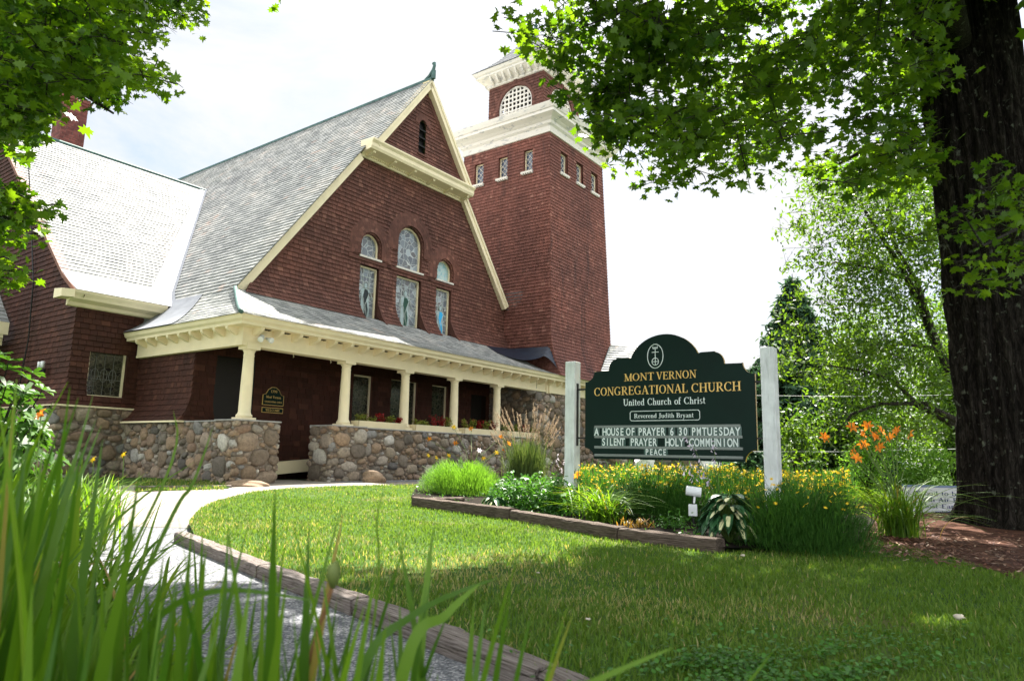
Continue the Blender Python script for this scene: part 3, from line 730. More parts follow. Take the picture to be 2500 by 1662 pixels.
# tower -------------------------------------------------------------------
def lerp(a, b, t): return a+(b-a)*t
kt = lambda z: min(1, (z-4.8)/(12.75-4.8))
tu0 = lambda z: lerp(9.5, 9.55, kt(z)); tv0 = lambda z: lerp(-.2, 0.0, kt(z))-.45*max(0, (4.8-z)/1.8)**2
tu1 = lambda z: lerp(14.2, 13.8, kt(z)); tv1 = lambda z: lerp(4.6, 4.4, kt(z))
TWL = [(.79, 1.22), (2.04, 2.50), (3.30, 3.78)]; TWF = [(10.34, 10.88), (11.57, 12.11), (12.80, 13.36)]
mb = MB()
shingles(mb, lambda s, t, o: (s, tv0(t)-o, t), 3.0, 12.75, .13, tu0, tu1, [rect(a, b, 11.28, 12.2) for a, b in TWF], (.11, .2))
shingles(mb, lambda s, t, o: (tu0(t)-o, s, t), 3.0, 12.75, .13, tv0, tv1, [rect(a, b, 11.26, 12.22) for a, b in TWL], (.11, .2))
for z0, z1 in ((3.0, 3.6), (3.6, 4.2), (4.2, 4.8), (4.8, 12.75)):
    mb.add([(tu1(z0), tv0(z0), z0), (tu1(z0), tv1(z0), z0), (tu1(z1), tv1(z1), z1), (tu1(z1), tv0(z1), z1)], [(0, 1, 2, 3)], .4)
    mb.add([(tu1(z0), tv1(z0), z0), (tu0(z0), tv1(z0), z0), (tu0(z1), tv1(z1), z1), (tu1(z1), tv1(z1), z1)], [(0, 1, 2, 3)], .4)
for i in range(12):
    z0 = 3+i*.15; z1 = z0+.15
    mb.add([(tu0(z0), tv0(z0), z0), (tu0(z1), tv0(z1), z1), (tu0(z1), .4, z1), (tu0(z0), .4, z0)], [(0, 1, 2, 3)], .5)
for a, b in TWF:
    mb.box((a-.02, .02, 11.26), (a, .3, 12.22), .2); mb.box((b, .02, 11.26), (b+.02, .3, 12.22), .2); mb.box((a, .02, 12.2), (b, .3, 12.22), .2)
for a, b in TWL:
    mb.box((9.56, a-.02, 11.24), (9.8, a, 12.24), .2); mb.box((9.56, b, 11.24), (9.8, b+.02, 12.24), .2); mb.box((9.56, a, 12.22), (9.8, b, 12.24), .2)
C_(mb, 'tower_wall', M_sht)
def twin(a, b, c, d, ax):
    y = -.0 if ax == 0 else 9.55
    w_ = window(a, b, c, d, y, M_glt, .035, False, 'tower_window', depth=.15, ax=ax)
    m = MB(); yy = y+.13
    W_, H_ = b-a, d-c; st = W_/2
    def ln(p, q):
        A = [p[0], yy, p[1]]; B = [q[0], yy, q[1]]
        if ax: A = [A[1], A[0], A[2]]; B = [B[1], B[0], B[2]]
        m.tube([A, B], .011, 4)
    k = -6
    for k in range(-5, 8):
        for sg in (1, -1):
            # line x = a + k*st + sg*(z-c)*W/H*2.0
            pts = []
            sl = W_/H_*2.0
            za, zb = c, d
            xa = a+k*st; f = lambda z: xa+sg*sl*(z-c)
            lo, hi = sorted(((a-xa)/(sg*sl)+c, (b-xa)/(sg*sl)+c)); lo = max(lo, c); hi = min(hi, d)
            if hi-lo > .02: ln((f(lo), lo), (f(hi), hi))
    C_(m, 'lattice', M_white, w_)
    s = MB()
    if ax == 0: s.box((a-.08, y-.12, c-.07), (b+.05, y+.13, c+.01), .5)
    else: s.box((y-.12, a-.05, c-.07), (y+.13, b+.08, c+.01), .5)
    for i in range(5):
        if ax == 0: s.box((a-.06+i*.125, y-.11, c-.11), (a+i*.125, y+.0, c-.07), .5)
        else: s.box((y-.11, a-.04+i*.11, c-.11), (y, a+.02+i*.11, c-.07), .5)
    C_(s, 'sill', M_white, w_)
for a, b in TWF: twin(a, b, 11.3, 12.2, 0)
for a, b in TWL: twin(a, b, 11.28, 12.22, 1)
# tower cornice (mitred ring)
def ring(mb, prof, cu, cv, hu, hv):
    for (d0, z0), (d1, z1) in zip(prof, prof[1:]):
        A = [(cu-hu-d0, cv-hv-d0), (cu+hu+d0, cv-hv-d0), (cu+hu+d0, cv+hv+d0), (cu-hu-d0, cv+hv+d0)]
        B = [(cu-hu-d1, cv-hv-d1), (cu+hu+d1, cv-hv-d1), (cu+hu+d1, cv+hv+d1), (cu-hu-d1, cv+hv+d1)]
        for i in range(4):
            j = (i+1) % 4; mb.add([(*A[i], z0), (*A[j], z0), (*B[j], z1), (*B[i], z1)], [(0, 1, 2, 3)], .5)
TC = (11.68, 2.2)
mb = MB()
ring(mb, [(.0, 12.72), (.06, 12.73), (.06, 12.98), (.10, 13.02), (.14, 13.06), (.16, 13.16), (.24, 13.22), (.27, 13.25), (.46, 13.36), (.46, 13.47), (.50, 13.5), (.55, 13.62), (.58, 13.72), (-.3, 13.9), (-.7, 13.95)], TC[0], TC[1], 2.13, 2.2)
C_(mb, 'tower_cornice', M_white)
# belfry
BC = (11.48, 2.1); BH = 1.42
mb = MB(); bf = MB()
faces = [lambda s, t, o: (BC[0]+s, BC[1]-BH-o, t), lambda s, t, o: (BC[0]-BH-o, BC[1]-s, t), lambda s, t, o: (BC[0]-s, BC[1]+BH+o, t), lambda s, t, o: (BC[0]+BH+o, BC[1]+s, t)]
for mf in faces:
    shingles(mb, mf, 13.85, 15.86, .13, cst(-BH), cst(BH), [arch(0, .86, 13.8, 14.72)], (.12, .2))
    for i in range(18):
        a0, a1 = pi*i/18, pi*(i+1)/18
        mb.add([mf(.86*cos(a), 14.72+.86*sin(a), o) for a, o in ((a0, 0), (a1, 0), (a1, -.15), (a0, -.15))], [(0, 1, 2, 3)], .2)
        mb.add([mf(r*cos(a), 14.72+r*sin(a), .028) for r, a in ((.88, a0), (1.0, a0), (1.0, a1), (.88, a1))], [(0, 1, 2, 3)], .6)
    mb.add([mf(-.07, 15.7, .05), mf(.07, 15.7, .05), mf(.09, 15.9, .06), mf(-.09, 15.9, .06), mf(-.07, 15.7, 0), mf(.07, 15.7, 0), mf(.09, 15.9, 0), mf(-.09, 15.9, 0)], [(0, 1, 2, 3), (4, 0, 3, 7), (1, 5, 6, 2)], .1)
C_(mb, 'belfry_wall', M_shw)
for mf in faces:
    g = MB()
    for i in range(-4, 5):
        x = i*.2; hh = 14.72+sqrt(max(0, .86**2-x*x))
        g.add([mf(x-.032, 13.8, -.06), mf(x+.032, 13.8, -.06), mf(x+.032, hh, -.06), mf(x-.032, hh, -.06), mf(x-.032, 13.8, -.1), mf(x+.032, 13.8, -.1), mf(x+.032, hh, -.1), mf(x-.032, hh, -.1)], [(0, 1, 2, 3), (4, 0, 3, 7), (1, 5, 6, 2)], .5)
    for i in range(9):
        z = 13.92+i*.2; w = .86 if z < 14.72 else sqrt(max(0, .86**2-(z-14.72)**2))
        g.add([mf(-w, z-.032, -.055), mf(w, z-.032, -.055), mf(w, z+.032, -.055), mf(-w, z+.032, -.055), mf(-w, z-.032, -.1), mf(w, z-.032, -.1)], [(0, 1, 2, 3), (4, 5, 1, 0)], .5)
    for i in range(24):
        a0, a1 = pi*i/24, pi*(i+1)/24
        g.add([mf(r*cos(a), 14.72+r*sin(a), -.04) for r, a in ((.79, a0), (.87, a0), (.87, a1), (.79, a1))], [(0, 1, 2, 3)], .5)
    for sg in (-1, 1):
        g.add([mf(sg*.79, 13.8, -.04), mf(sg*.87, 13.8, -.04), mf(sg*.87, 14.72, -.04), mf(sg*.79, 14.72, -.04)], [(0, 1, 2, 3)], .5)
    C_(g, 'belfry_lattice', M_white)
mb = MB()
ring(mb, [(.0, 15.84), (.07, 15.86), (.08, 15.98), (.14, 16.03), (.44, 16.22), (.44, 16.30), (.5, 16.34), (.54, 16.42), (.56, 16.46)], BC[0], BC[1], BH, BH)
C_(mb, 'belfry_eave', M_white)
for f in range(4):
    for i in range(8):
        s = -1.15+i*.33; mf = faces[f]; m = MB()
        P = [mf(s, 16.12, .08), mf(s, 16.14, .16), mf(s, 16.26, .22), mf(s, 16.34, .34), mf(s, 16.42, .42), mf(s, 16.2, .12)]
        d = np.array(mf(s+.08, 16.12, .08))-np.array(mf(s, 16.12, .08))
        m.prism([mf(s, 15.90, .08), mf(s, 15.91, .18), mf(s, 16.0, .30), mf(s, 16.14, .40), mf(s, 16.21, .42), mf(s, 16.03, .08)], d, .5)
        C_(m, 'belfry_bracket', M_white)
mb = MB()
hp = lambda t: 1.98*(1-t)**1.0
rp = [(1.99, 16.46), (1.6, 16.78), (1.2, 17.2), (.8, 17.72), (.45, 18.25), (.2, 18.7)]
pf, PLn = profile([(-a, b) for a, b in rp])
for f in range(4):
    def mf2(s, t, o, f=f):
        p = pf(t, o); r = p[0]; z = p[1]
        v = [(s, r), (r, -s), (-s, -r), (-r, s)][f]
        return (BC[0]+v[0], BC[1]+v[1], z)
    shingles(mb, mf2, 0, PLn[-1], .17, lambda t: pf(t, 0)[0], lambda t: -pf(t, 0)[0], (), (.16, .26), .012)
C_(mb, 'belfry_roof', M_slated)
mb = MB(); mb.lathe([(.34, 0), (.24, .16), (.12, .36), (.07, .6), (.10, .66), (.05, .74), (.02, 1.0)], (BC[0], BC[1], 18.5), 10); C_(mb, 'tower_finial', M_copper)
mb = MB(); mb.box((9.8, .2, 13.0), (13.6, 4.2, 13.6), .1); C_(mb, 'belfry_floor', M_dark)

# flashing patch beside right rake foot
mb = MB(); mb.prism([(9.53, 1.9, 5.6), (9.53, 1.2, 5.9), (9.53, 1.1, 6.35), (9.53, 1.95, 6.45)], (-.03, 0, 0), .6)
C_(mb, 'step_flashing', M_metal)

# field stone ---------------------------------------------------------------
def icos(sub=2):
    t = (1+5**.5)/2
    V = [np.array(v, float)/sqrt(1+t*t) for v in [(-1, t, 0), (1, t, 0), (-1, -t, 0), (1, -t, 0), (0, -1, t), (0, 1, t), (0, -1, -t), (0, 1, -t), (t, 0, -1), (t, 0, 1), (-t, 0, -1), (-t, 0, 1)]]
    Fc = [(0, 11, 5), (0, 5, 1), (0, 1, 7), (0, 7, 10), (0, 10, 11), (1, 5, 9), (5, 11, 4), (11, 10, 2), (10, 7, 6), (7, 1, 8), (3, 9, 4), (3, 4, 2), (3, 2, 6), (3, 6, 8), (3, 8, 9), (4, 9, 5), (2, 4, 11), (6, 2, 10), (8, 6, 7), (9, 8, 1)]
    for _ in range(sub):
        c = {}; nf = []
        def mid(a, b):
            k = (min(a, b), max(a, b))
            if k not in c:
                m = V[a]+V[b]; V.append(m/np.linalg.norm(m)); c[k] = len(V)-1
            return c[k]
        for a, b, d in Fc:
            x, y, z = mid(a, b), mid(b, d), mid(d, a); nf += [(a, x, z), (b, y, x), (d, z, y), (x, y, z)]
        Fc = nf
    return np.array(V), np.array(Fc)
IV, IF = icos(2)
IVL, IFL = icos(1)
def stones(W, H, rmax=.2, rmin=.045, seed=1, big=None):
    rr = random.Random(seed); out_ = [] if big is None else list(big)
    r = rmax
    while r > rmin:
        tries = int(260*W*H/(r*30)) if r > .1 else int(420*W*H/(r*12))
        for _ in range(min(tries, 5000)):
            x, y = rr.uniform(0, W), rr.uniform(0, H); asp = rr.uniform(.5, .98); a = r*rr.uniform(.85, 1.15)
            b = a*asp
            if y-b < -.03 or y+b > H+.02 or x-a < -.06 or x+a > W+.06: continue
            ok = True
            for (X, Y, A, B, tt) in out_:
                dx, dy = (x-X)/(a+A), (y-Y)/(b+B)
                if dx*dx+dy*dy < .93: ok = False; break
            if ok: out_.append((x, y, a, b, rr.uniform(-.35, .35)))
        r *= .8
    return out_
def stonewall(name, segs, seed=1, cap=None, parent=church, rmax=.19):
    """segs: (origin, s direction, outward normal, W, H)"""
    V = []; Fa = []; Rn = []; off = 0
    mo = MB()
    for k, (o, sd_, nd, W, H) in enumerate(segs):
        o = np.array(o, float); sd_ = np.array(sd_, float); nd = np.array(nd, float); zz = np.array([0, 0, 1.])
        for (x, y, a, b, th) in stones(W, H, rmax, .04, seed*10+k):
            P = IV.copy(); q = np.sign(P)*np.abs(P)**.82
            q *= (1+.10*np.sin(P@NR.uniform(-4, 4, 3)+NR.uniform(0, 6))+.07*np.sin(P@NR.uniform(-8, 8, 3)))[:, None]
            ex = q[:, 0]*a*.99*cos(th)-q[:, 1]*b*.99*sin(th); ey = q[:, 0]*a*.99*sin(th)+q[:, 1]*b*.99*cos(th)
            dp = q[:, 2]*min(a, .13)*.7
            V.append(o+np.outer(x+ex, sd_)+np.outer(y+ey, zz)+np.outer(dp-.015, nd)); Fa.append(IF+off); off += len(IV)
            Rn.append(np.full(len(IF), R.random()))
        A = o; B = o+sd_*W; C = B+zz*H; D = A+zz*H
        mo.add([p-nd*.004 for p in (A, B, C, D)], [(0, 1, 2, 3)], .5)
    V = np.concatenate(V); V[:, 2] += ZB; Fa = np.concatenate(Fa); Rn = np.concatenate(Rn)
    ob = link(name, npmesh(name, V, Fa, M_stone, Rn, True), parent)
    C_(mo, 'mortar_bed', M_mort2, ob)
    if cap is not None:
        m = MB()
        for a, b in cap: m.box(a, b, .5)
        c = C_(m, 'cap_stone', M_capst, ob, bevel=.015)
    return ob
M_capst = plain('cap_slab', (.30, .29, .28), .85, .2, .2, 5, .4)
G0 = -.74
stonewall('stone_pier', [((-3.34, -.42, G0), (1, 0, 0), (0, -1, 0), 1.1, 1.40), ((-2.24, -.42, G0), (0, 1, 0), (1, 0, 0), .8, 1.40), ((-3.34, .4, G0), (0, -1, 0), (-1, 0, 0), .82, 1.40)], 1,
          [((-3.38, -.46, .655), (-2.2, .42, .69))], rmax=.26)
stonewall('side_stone_wall', [((-3.30, 4.75, G0), (0, -1, 0), (-1, 0, 0), 4.4, 1.39)], 2, [((-3.34, .42, .64), (-3.0, 4.8, .675))])
stonewall('stone_pier', [((-.70, -.42, G0), (1, 0, 0), (0, -1, 0), 1.15, 1.40), ((-.70, .4, G0), (0, -1, 0), (-1, 0, 0), .82, 1.40)], 3,
          [((-.74, -.46, .655), (.45, .42, .69))], rmax=.24)
stonewall('porch_stone_wall', [((.42, -.33, G0), (1, 0, 0), (0, -1, 0), 8.3, 1.39)], 4, [((.45, -.38, .64), (8.75, .3, .675))], rmax=.2)
stonewall('tower_stone_base', [((8.7, -.16, G0), (1, 0, 0), (0, -1, 0), 2.3, 3.1), ((11.55, -.16, G0), (1, 0, 0), (0, -1, 0), 2.4, 3.1), ((8.7, 2.0, G0), (0, -1, 0), (-1, 0, 0), 2.16, 3.55), ((11.0, -.16, G0), (1, 0, 0), (0, -1, 0), .55, 1.85)], 5, rmax=.2)
stonewall('wing_stone_base', [((-5.0, 4.62, G0), (1, 0, 0), (0, -1, 0), 1.9, 1.74), ((-5.0, 9.5, G0), (0, -1, 0), (-1, 0, 0), 4.9, 1.74)], 6)
w_ = window(11.0, 11.55, 1.15, 2.3, -.16, M_gld, name='tower_base_window', smat=M_white)
stonewall('porte_cochere_pier', [((10.9, -2.4, G0), (1, 0, 0), (0, -1, 0), 1.1, 1.3), ((10.9, -1.5, G0), (0, -1, 0), (-1, 0, 0), .9, 1.3)], 7)
stonewall('porte_cochere_pier', [((15.9, -2.4, G0), (1, 0, 0), (0, -1, 0), 2.6, 1.5), ((15.9, -1.4, G0), (0, -1, 0), (-1, 0, 0), 1.0, 1.5)], 8, rmax=.3)
# porte-cochere roof
mb = MB()
for Q4 in (((12.3, -.62, 3.05), (14.6, -2.6, 3.05), (17.2, 0, 5.2), (14.22, -.18, 4.87)), ((14.6, -2.6, 3.05), (24, -2.6, 3.05), (22.5, 0, 5.2), (17.2, 0, 5.2))):
    a_, b_, c_, d_ = [np.array(q, float) for q in Q4]; wq = np.linalg.norm(c_-d_)
    def mpq(s, t, o, a_=a_, b_=b_, c_=c_, d_=d_, wq=wq):
        f = s/wq; g_ = t/3.0; p = (a_*(1-f)+b_*f)*(1-g_)+(d_*(1-f)+c_*f)*g_; return (p[0], p[1]-o*.5, p[2]+o)
    shingles(mb, mpq, 0, 3.0, .19, cst(0), cst(wq), (), (.2, .3))
C_(mb, 'porte_cochere_roof', M_slate)
mb = MB(); mb.prism([(12.3, -.6, 2.8), (14.6, -2.58, 2.8), (14.6, -2.58, 3.04), (12.3, -.6, 3.04)], (.1, .1, 0), .5); mb.box((14.6, -2.58, 2.8), (24, -2.46, 3.04), .5); mb.box((14.4, -2.3, 2.4), (23.8, -2.0, 2.8), .5); mb.box((12.4, -.5, 2.78), (23.9, 3.4, 2.82), .5); C_(mb, 'porte_cochere_beam', M_cream)
# ramp and porch floor
mb = MB(); mb.prism([(-2.25, 1.1, -.66), (.35, 1.1, -.46), (.35, 1.1, -.14), (-2.25, 1.1, -.36)], (0, .06, 0), .5); mb.prism([(-2.25, 1.16, -.42), (.35, 1.16, -.24), (.35, 1.16, -.2), (-2.25, 1.16, -.38)], (0, .85, 0), .5)
C_(mb, 'ramp', M_cream)
mb = MB(); mb.box((.35, -.05, -.3), (9.4, 2.0, -.2), .5); C_(mb, 'porch_floor', plain('porch_floor_paint', (.2, .19, .18), .6))
mb = MB()
for u in (-1.7, -.55): mb.tube([(u, -.02, 2.37), (u, -.02, 2.33), (u+.02, -.02, 2.30), (u, -.02, 2.28)], .008, 5)
C_(mb, 'ceiling_hook', M_cream)
# ------------------------------------------------------------------ serif lettering drawn from strokes
K, k_ = .15, .055
def sf(x, y, w=.30): return ('l', x-w/2, y, x+w/2, y, .05)
X_ = .64
GL = {
 'M': (1.02, [('l', .16, 0, .16, .97, k_), ('l', .16, 1, .52, .05, K), ('l', .52, .05, .86, .97, k_), ('l', .86, 0, .86, .97, K), sf(.16, .025), sf(.86, .025, .34), sf(.13, .975, .2), sf(.89, .975, .22)]),
 'O': (.92, [('a', .46, .5, .35, .47, 0, 360, K, k_)]),
 'N': (.92, [('l', .17, 0, .17, .97, k_), ('l', .17, .98, .76, .03, K), ('l', .76, 0, .76, .97, k_), sf(.17, .025), sf(.76, .975), sf(.13, .975, .2)]),
 'T': (.80, [('l', .4, 0, .4, 1, K), ('l', .05, .965, .75, .965, .06), ('l', .06, .78, .06, .98, .04), ('l', .74, .78, .74, .98, .04), sf(.4, .025, .36)]),
 'V': (.84, [('l', .13, 1, .44, .03, K), ('l', .44, .03, .72, 1, k_), sf(.13, .975), sf(.72, .975, .26)]),
 'E': (.78, [('l', .2, 0, .2, 1, K), ('l', .1, .97, .68, .97, .06), ('l', .1, .03, .72, .03, .06), ('l', .2, .52, .55, .52, k_), ('l', .67, .78, .67, .98, .05), ('l', .71, .02, .71, .24, .05), ('l', .55, .42, .55, .62, .045)]),
 'R': (.88, [('l', .2, 0, .2, 1, K), sf(.2, .025, .36), sf(.14, .975, .24), ('a', .40, .74, .23, .235, -90, 90, K, k_), ('l', .2, .975, .42, .975, .055), ('l', .2, .505, .42, .505, .055), ('l', .42, .5, .76, .02, K), sf(.79, .02, .16)]),
 'C': (.86, [('a', .47, .5, .37, .47, 48, 312, K, k_), ('l', .74, .72, .74, .96, .05), ('l', .74, .04, .74, .24, .04)]),
 'G': (.94, [('a', .47, .5, .37, .47, 48, 312, K, k_), ('l', .74, .72, .74, .96, .05), ('l', .74, .04, .74, .42, .14), sf(.72, .42, .32)]),
 'A': (.88, [('l', .12, 0, .43, 1, k_), ('l', .43, 1, .74, 0, K), ('l', .22, .33, .64, .33, k_), sf(.12, .025, .26), sf(.74, .025, .34)]),
 'I': (.44, [('l', .22, 0, .22, 1, K), sf(.22, .025, .36), sf(.22, .975, .36)]),
 'L': (.74, [('l', .2, 0, .2, 1, K), sf(.2, .975, .36), ('l', .1, .03, .66, .03, .06), ('l', .66, .02, .66, .28, .05)]),
 'H': (.98, [('l', .2, 0, .2, 1, K), ('l', .78, 0, .78, 1, K), ('l', .2, .51, .78, .51, k_)]+[sf(a, b, .36) for a in (.2, .78) for b in (.025, .975)]),
 'U': (.90, [('l', .19, .35, .19, 1, K), ('l', .72, .35, .72, 1, k_), ('a', .455, .33, .265, .30, 180, 360, .11, .08), sf(.19, .975, .36), sf(.72, .975, .28)]),
 'B': (.84, [('l', .2, 0, .2, 1, K), sf(.14, .975, .24), sf(.14, .025, .24), ('a', .40, .75, .22, .225, -90, 90, K, k_), ('a', .42, .27, .26, .245, -90, 90, K, k_), ('l', .2, .975, .42, .975, .05), ('l', .2, .52, .42, .52, .05), ('l', .2, .025, .42, .025, .05)]),
 'J': (.50, [('l', .28, .12, .28, 1, K), sf(.28, .975, .34), ('a', .14, .1, .14, .2, 200, 350, .09, .06)]),
 'n': (.66, [('l', .16, 0, .16, X_, .13), sf(.16, .025), sf(.11, X_-.03, .14), ('a', .33, .40, .17, .21, 0, 150, .13, .07), ('l', .5, 0, .5, .42, .13), sf(.5, .025)]),
 'h': (.66, [('l', .16, 0, .16, 1, .13), sf(.16, .025), sf(.11, .975, .14), ('a', .33, .40, .17, .21, 0, 150, .13, .07), ('l', .5, 0, .5, .42, .13), sf(.5, .025)]),
 'u': (.66, [('l', .14, .2, .14, X_, .13), sf(.10, X_-.03, .14), ('a', .31, .22, .17, .20, 180, 330, .13, .07), ('l', .48, 0, .48, X_, .13), sf(.52, .025, .14), sf(.43, X_-.03, .14)]),
 'i': (.34, [('l', .17, 0, .17, X_, .13), sf(.17, .025), sf(.12, X_-.03, .14), ('l', .17, .76, .17, .90, .14)]),
 't': (.42, [('l', .18, .12, .18, .86, .12), ('l', .04, X_-.03, .36, X_-.03, .06), ('a', .28, .12, .10, .10, 180, 320, .10, .06)]),
 'e': (.58, [('a', .29, .32, .21, .30, 20, 330, .13, .06), ('l', .12, .36, .49, .36, .05)]),
 'd': (.68, [('l', .5, 0, .5, 1, .13), sf(.45, .975, .14), sf(.54, .025, .14), ('a', .31, .32, .22, .30, 20, 340, .13, .06)]),
 'r': (.48, [('l', .16, 0, .16, X_, .13), sf(.16, .025), sf(.11, X_-.03, .14), ('a', .34, .40, .17, .20, 50, 150, .09, .08)]),
 'c': (.54, [('a', .29, .32, .21, .30, 40, 320, .13, .06)]),
 'o': (.62, [('a', .31, .32, .23, .30, 0, 360, .13, .06)]),
 'f': (.42, [('l', .17, 0, .17, .82, .13), sf(.17, .025), ('l', .04, X_-.03, .36, X_-.03, .06), ('a', .29, .82, .12, .16, 30, 180, .11, .07)]),
 's': (.48, [('a', .24, .47, .14, .15, 40, 270, .09, .06), ('a', .24, .17, .15, .15, -130, 90, .10, .06)]),
 'v': (.58, [('l', .1, X_, .30, .02, .13), ('l', .30, .02, .48, X_, .055), sf(.1, X_-.02, .24), sf(.48, X_-.02, .18)]),
 'y': (.58, [('l', .1, X_, .30, .05, .13), ('l', .18, -.26, .48, X_, .055), sf(.1, X_-.02, .24), sf(.48, X_-.02, .18), ('l', .06, -.26, .2, -.26, .07)]),
 'a': (.58, [('a', .27, .46, .17, .16, 0, 150, .12, .07), ('l', .44, .06, .44, .46, .13), ('a', .26, .17, .17, .16, 0, 360, .10, .05), sf(.5, .03, .12)]),
 'm': (.98, [('l', .16, 0, .16, X_, .13), sf(.16, .025), ('a', .32, .40, .16, .21, 0, 150, .12, .07), ('l', .48, 0, .48, .42, .13), sf(.48, .025), ('a', .64, .40, .16, .21, 0, 150, .12, .07), ('l', .8, 0, .8, .42, .13), sf(.8, .025)]),
 'l': (.34, [('l', .17, 0, .17, 1, .13), sf(.17, .025), sf(.12, .975, .14)]),
 'b': (.66, [('l', .16, 0, .16, 1, .13), sf(.11, .975, .14), ('a', .36, .32, .22, .30, -160, 160, .13, .06)]),
 'P': (.80, [('l', .2, 0, .2, 1, K), sf(.2, .025, .36), sf(.14, .975, .24), ('a', .40, .72, .25, .255, -90, 90, K, k_), ('l', .2, .975, .42, .975, .055), ('l', .2, .465, .42, .465, .055)]),
 'F': (.74, [('l', .2, 0, .2, 1, K), sf(.2, .025, .36), ('l', .1, .97, .66, .97, .06), ('l', .2, .5, .52, .5, k_), ('l', .65, .76, .65, .98, .05)]),
 'p': (.66, [('l', .16, -.28, .16, X_, .13), sf(.16, -.26), ('a', .36, .32, .22, .30, -160, 160, .13, .06)]),
 'w': (.86, [('l', .1, X_, .27, .02, .12), ('l', .27, .02, .42, X_, .05), ('l', .42, X_, .6, .02, .12), ('l', .6, .02, .76, X_, .05), sf(.1, X_-.02, .22), sf(.76, X_-.02, .18)]),
 '.': (.26, [('l', .12, 0, .12, .13, .13)]),
 '1': (.5, [('l', .25, 0, .25, 1, .14), sf(.25, .025, .3), ('l', .1, .8, .25, .97, .06)]),
 '7': (.6, [('l', .08, .95, .52, .95, .09), ('l', .52, .95, .22, 0, .12)]),
 '9': (.6, [('a', .3, .7, .2, .27, 0, 360, .13, .06), ('l', .5, .7, .3, 0, .1)]),
 '0': (.6, [('a', .3, .5, .2, .47, 0, 360, .13, .06)]),
 'W': (1.14, [('l', .13, 1, .37, .03, K), ('l', .37, .03, .57, .97, k_), ('l', .55, 1, .79, .03, K), ('l', .79, .03, 1.0, 1, k_), sf(.13, .975), sf(.57, .975), sf(1.0, .975, .24)]),
 ' ': (.42, [])}
def serif(text, cap, cx, y0, width=None, sp=.02):
    tot = sum(GL[c][0]+sp for c in text); sx = cap if width is None else width/tot
    x = cx-tot*sx/2; polys = []
    for c in text:
        w, st = GL[c]
        for s in st:
            if s[0] == 'l':
                _, a, b, d, e, t = s; L_ = sqrt((d-a)**2+(e-b)**2) or 1; nx, ny = -(e-b)/L_*t/2, (d-a)/L_*t/2
                if abs(e-b) > .2 and abs(d-a) > .05: nx = t/2*(1 if nx > 0 else -1)*1.05; ny = 0
                pts = [(a+nx, b+ny), (d+nx, e+ny), (d-nx, e-ny), (a-nx, b-ny)]
                polys.append([(x+p*sx, y0+q*cap) for p, q in pts])
            else:
                _, ax, ay, rx, ry, a0, a1, tv, th = s; n = max(6, int(abs(a1-a0)/20))
                for i in range(n):
                    q = []
                    for an, sg in ((a0+(a1-a0)*i/n, -1), (a0+(a1-a0)*(i+1)/n, -1), (a0+(a1-a0)*(i+1)/n, 1), (a0+(a1-a0)*i/n, 1)):
                        t = radians(an); c2 = cos(t)**2; tt = (tv*c2+th*(1-c2))/2*sg
                        q.append((x+(ax+(rx+tt)*cos(t))*sx, y0+(ay+(ry+tt)*sin(t))*cap))
                    polys.append(q)
        x += (w+sp)*sx
    return polys
def extr(mb, polys, y, th=.006):
    """polygons in (x,z) on a face looking along -y"""
    for i, p in enumerate(polys):
        e = (i % 5)*.0003
        mb.prism([(a, y-e, b) for a, b in p], (0, -th, 0), .5)
def sanstext(body, size, x, z, y, name, m, parent, sx=1.0, align='CENTER', space=1.0):
    c = bpy.data.curves.new(name, 'FONT'); c.body = body; c.size = size; c.align_x = align; c.extrude = .002; c.offset = size*.018; c.space_character = space
    o = bpy.data.objects.new(name, c); COL.objects.link(o)
    dg = bpy.context.evaluated_depsgraph_get(); me = bpy.data.meshes.new_from_object(o.evaluated_get(dg))
    bpy.data.objects.remove(o); me.materials.clear(); me.materials.append(m)
    q = link(name, me, parent); q.location = (x, y, z); q.rotation_euler = (pi/2, 0, 0); q.scale = (sx, 1, 1); return q

# ------------------------------------------------------------------ the big sign
PL = atY(1431, 1095, 10.22); PR = atY(1850, 1100, 8.76)
sa = atan2(PR[1]-PL[1], PR[0]-PL[0]); SZ = .14+CAMZ
sign = empty('church_sign', (PL[0], PL[1], .05), sa)
tag(sign, 'large dark green arched church sign with gold lettering hung between two white posts', 'sign')
zz0 = CAMZ-.05            # camera height in sign coordinates
def sgn(m, n, mt, p=sign, **k): return m.build(n, mt, p, dz=zz0, **k)
def sprof(o=0):
    P = []
    def arc(cx, cz, r, a0, a1, n=8, rz=None):
        for i in range(n+1):
            a = radians(a0+(a1-a0)*i/n); P.append((cx+r*cos(a), cz+(rz or r)*sin(a)))
    arc(0, 0, .15, 90, 0, 7)
    P.append((.16, .0)); P.append((2.28, .0))
    arc(2.44, 0, .15, 180, 90, 7)
    P.append((2.44, 1.09)); arc(2.44, 1.24, .15, 270, 180, 7); P.append((2.28, 1.235)); P.append((2.06, 1.24))
    arc(1.93, 1.24, .125, 0, 85, 6, .16); P.append((1.93, 1.41)); P.append((1.75, 1.41))
    arc(1.22, 1.24, .52, 20, 160, 22, .455)
    P.append((.69, 1.41)); P.append((.51, 1.41)); arc(.51, 1.24, .125, 95, 180, 6, .16); P.append((.38, 1.24)); P.append((.16, 1.235)); arc(0, 1.24, .15, 0, -90, 7)
    return P
SP = sprof()
m = MB(); m.prism([(a, .03, b) for a, b in SP], (0, -.06, 0), .5); panel = sgn(m, 'sign_panel', M_green)
m = MB()
for i in range(len(SP)):
    a, b = SP[i], SP[(i+1) % len(SP)]
    m.add([(a[0], -.020, a[1]), (b[0], -.020, b[1]), (b[0], .020, b[1]), (a[0], .020, a[1])], [(0, 1, 2, 3)], .5)
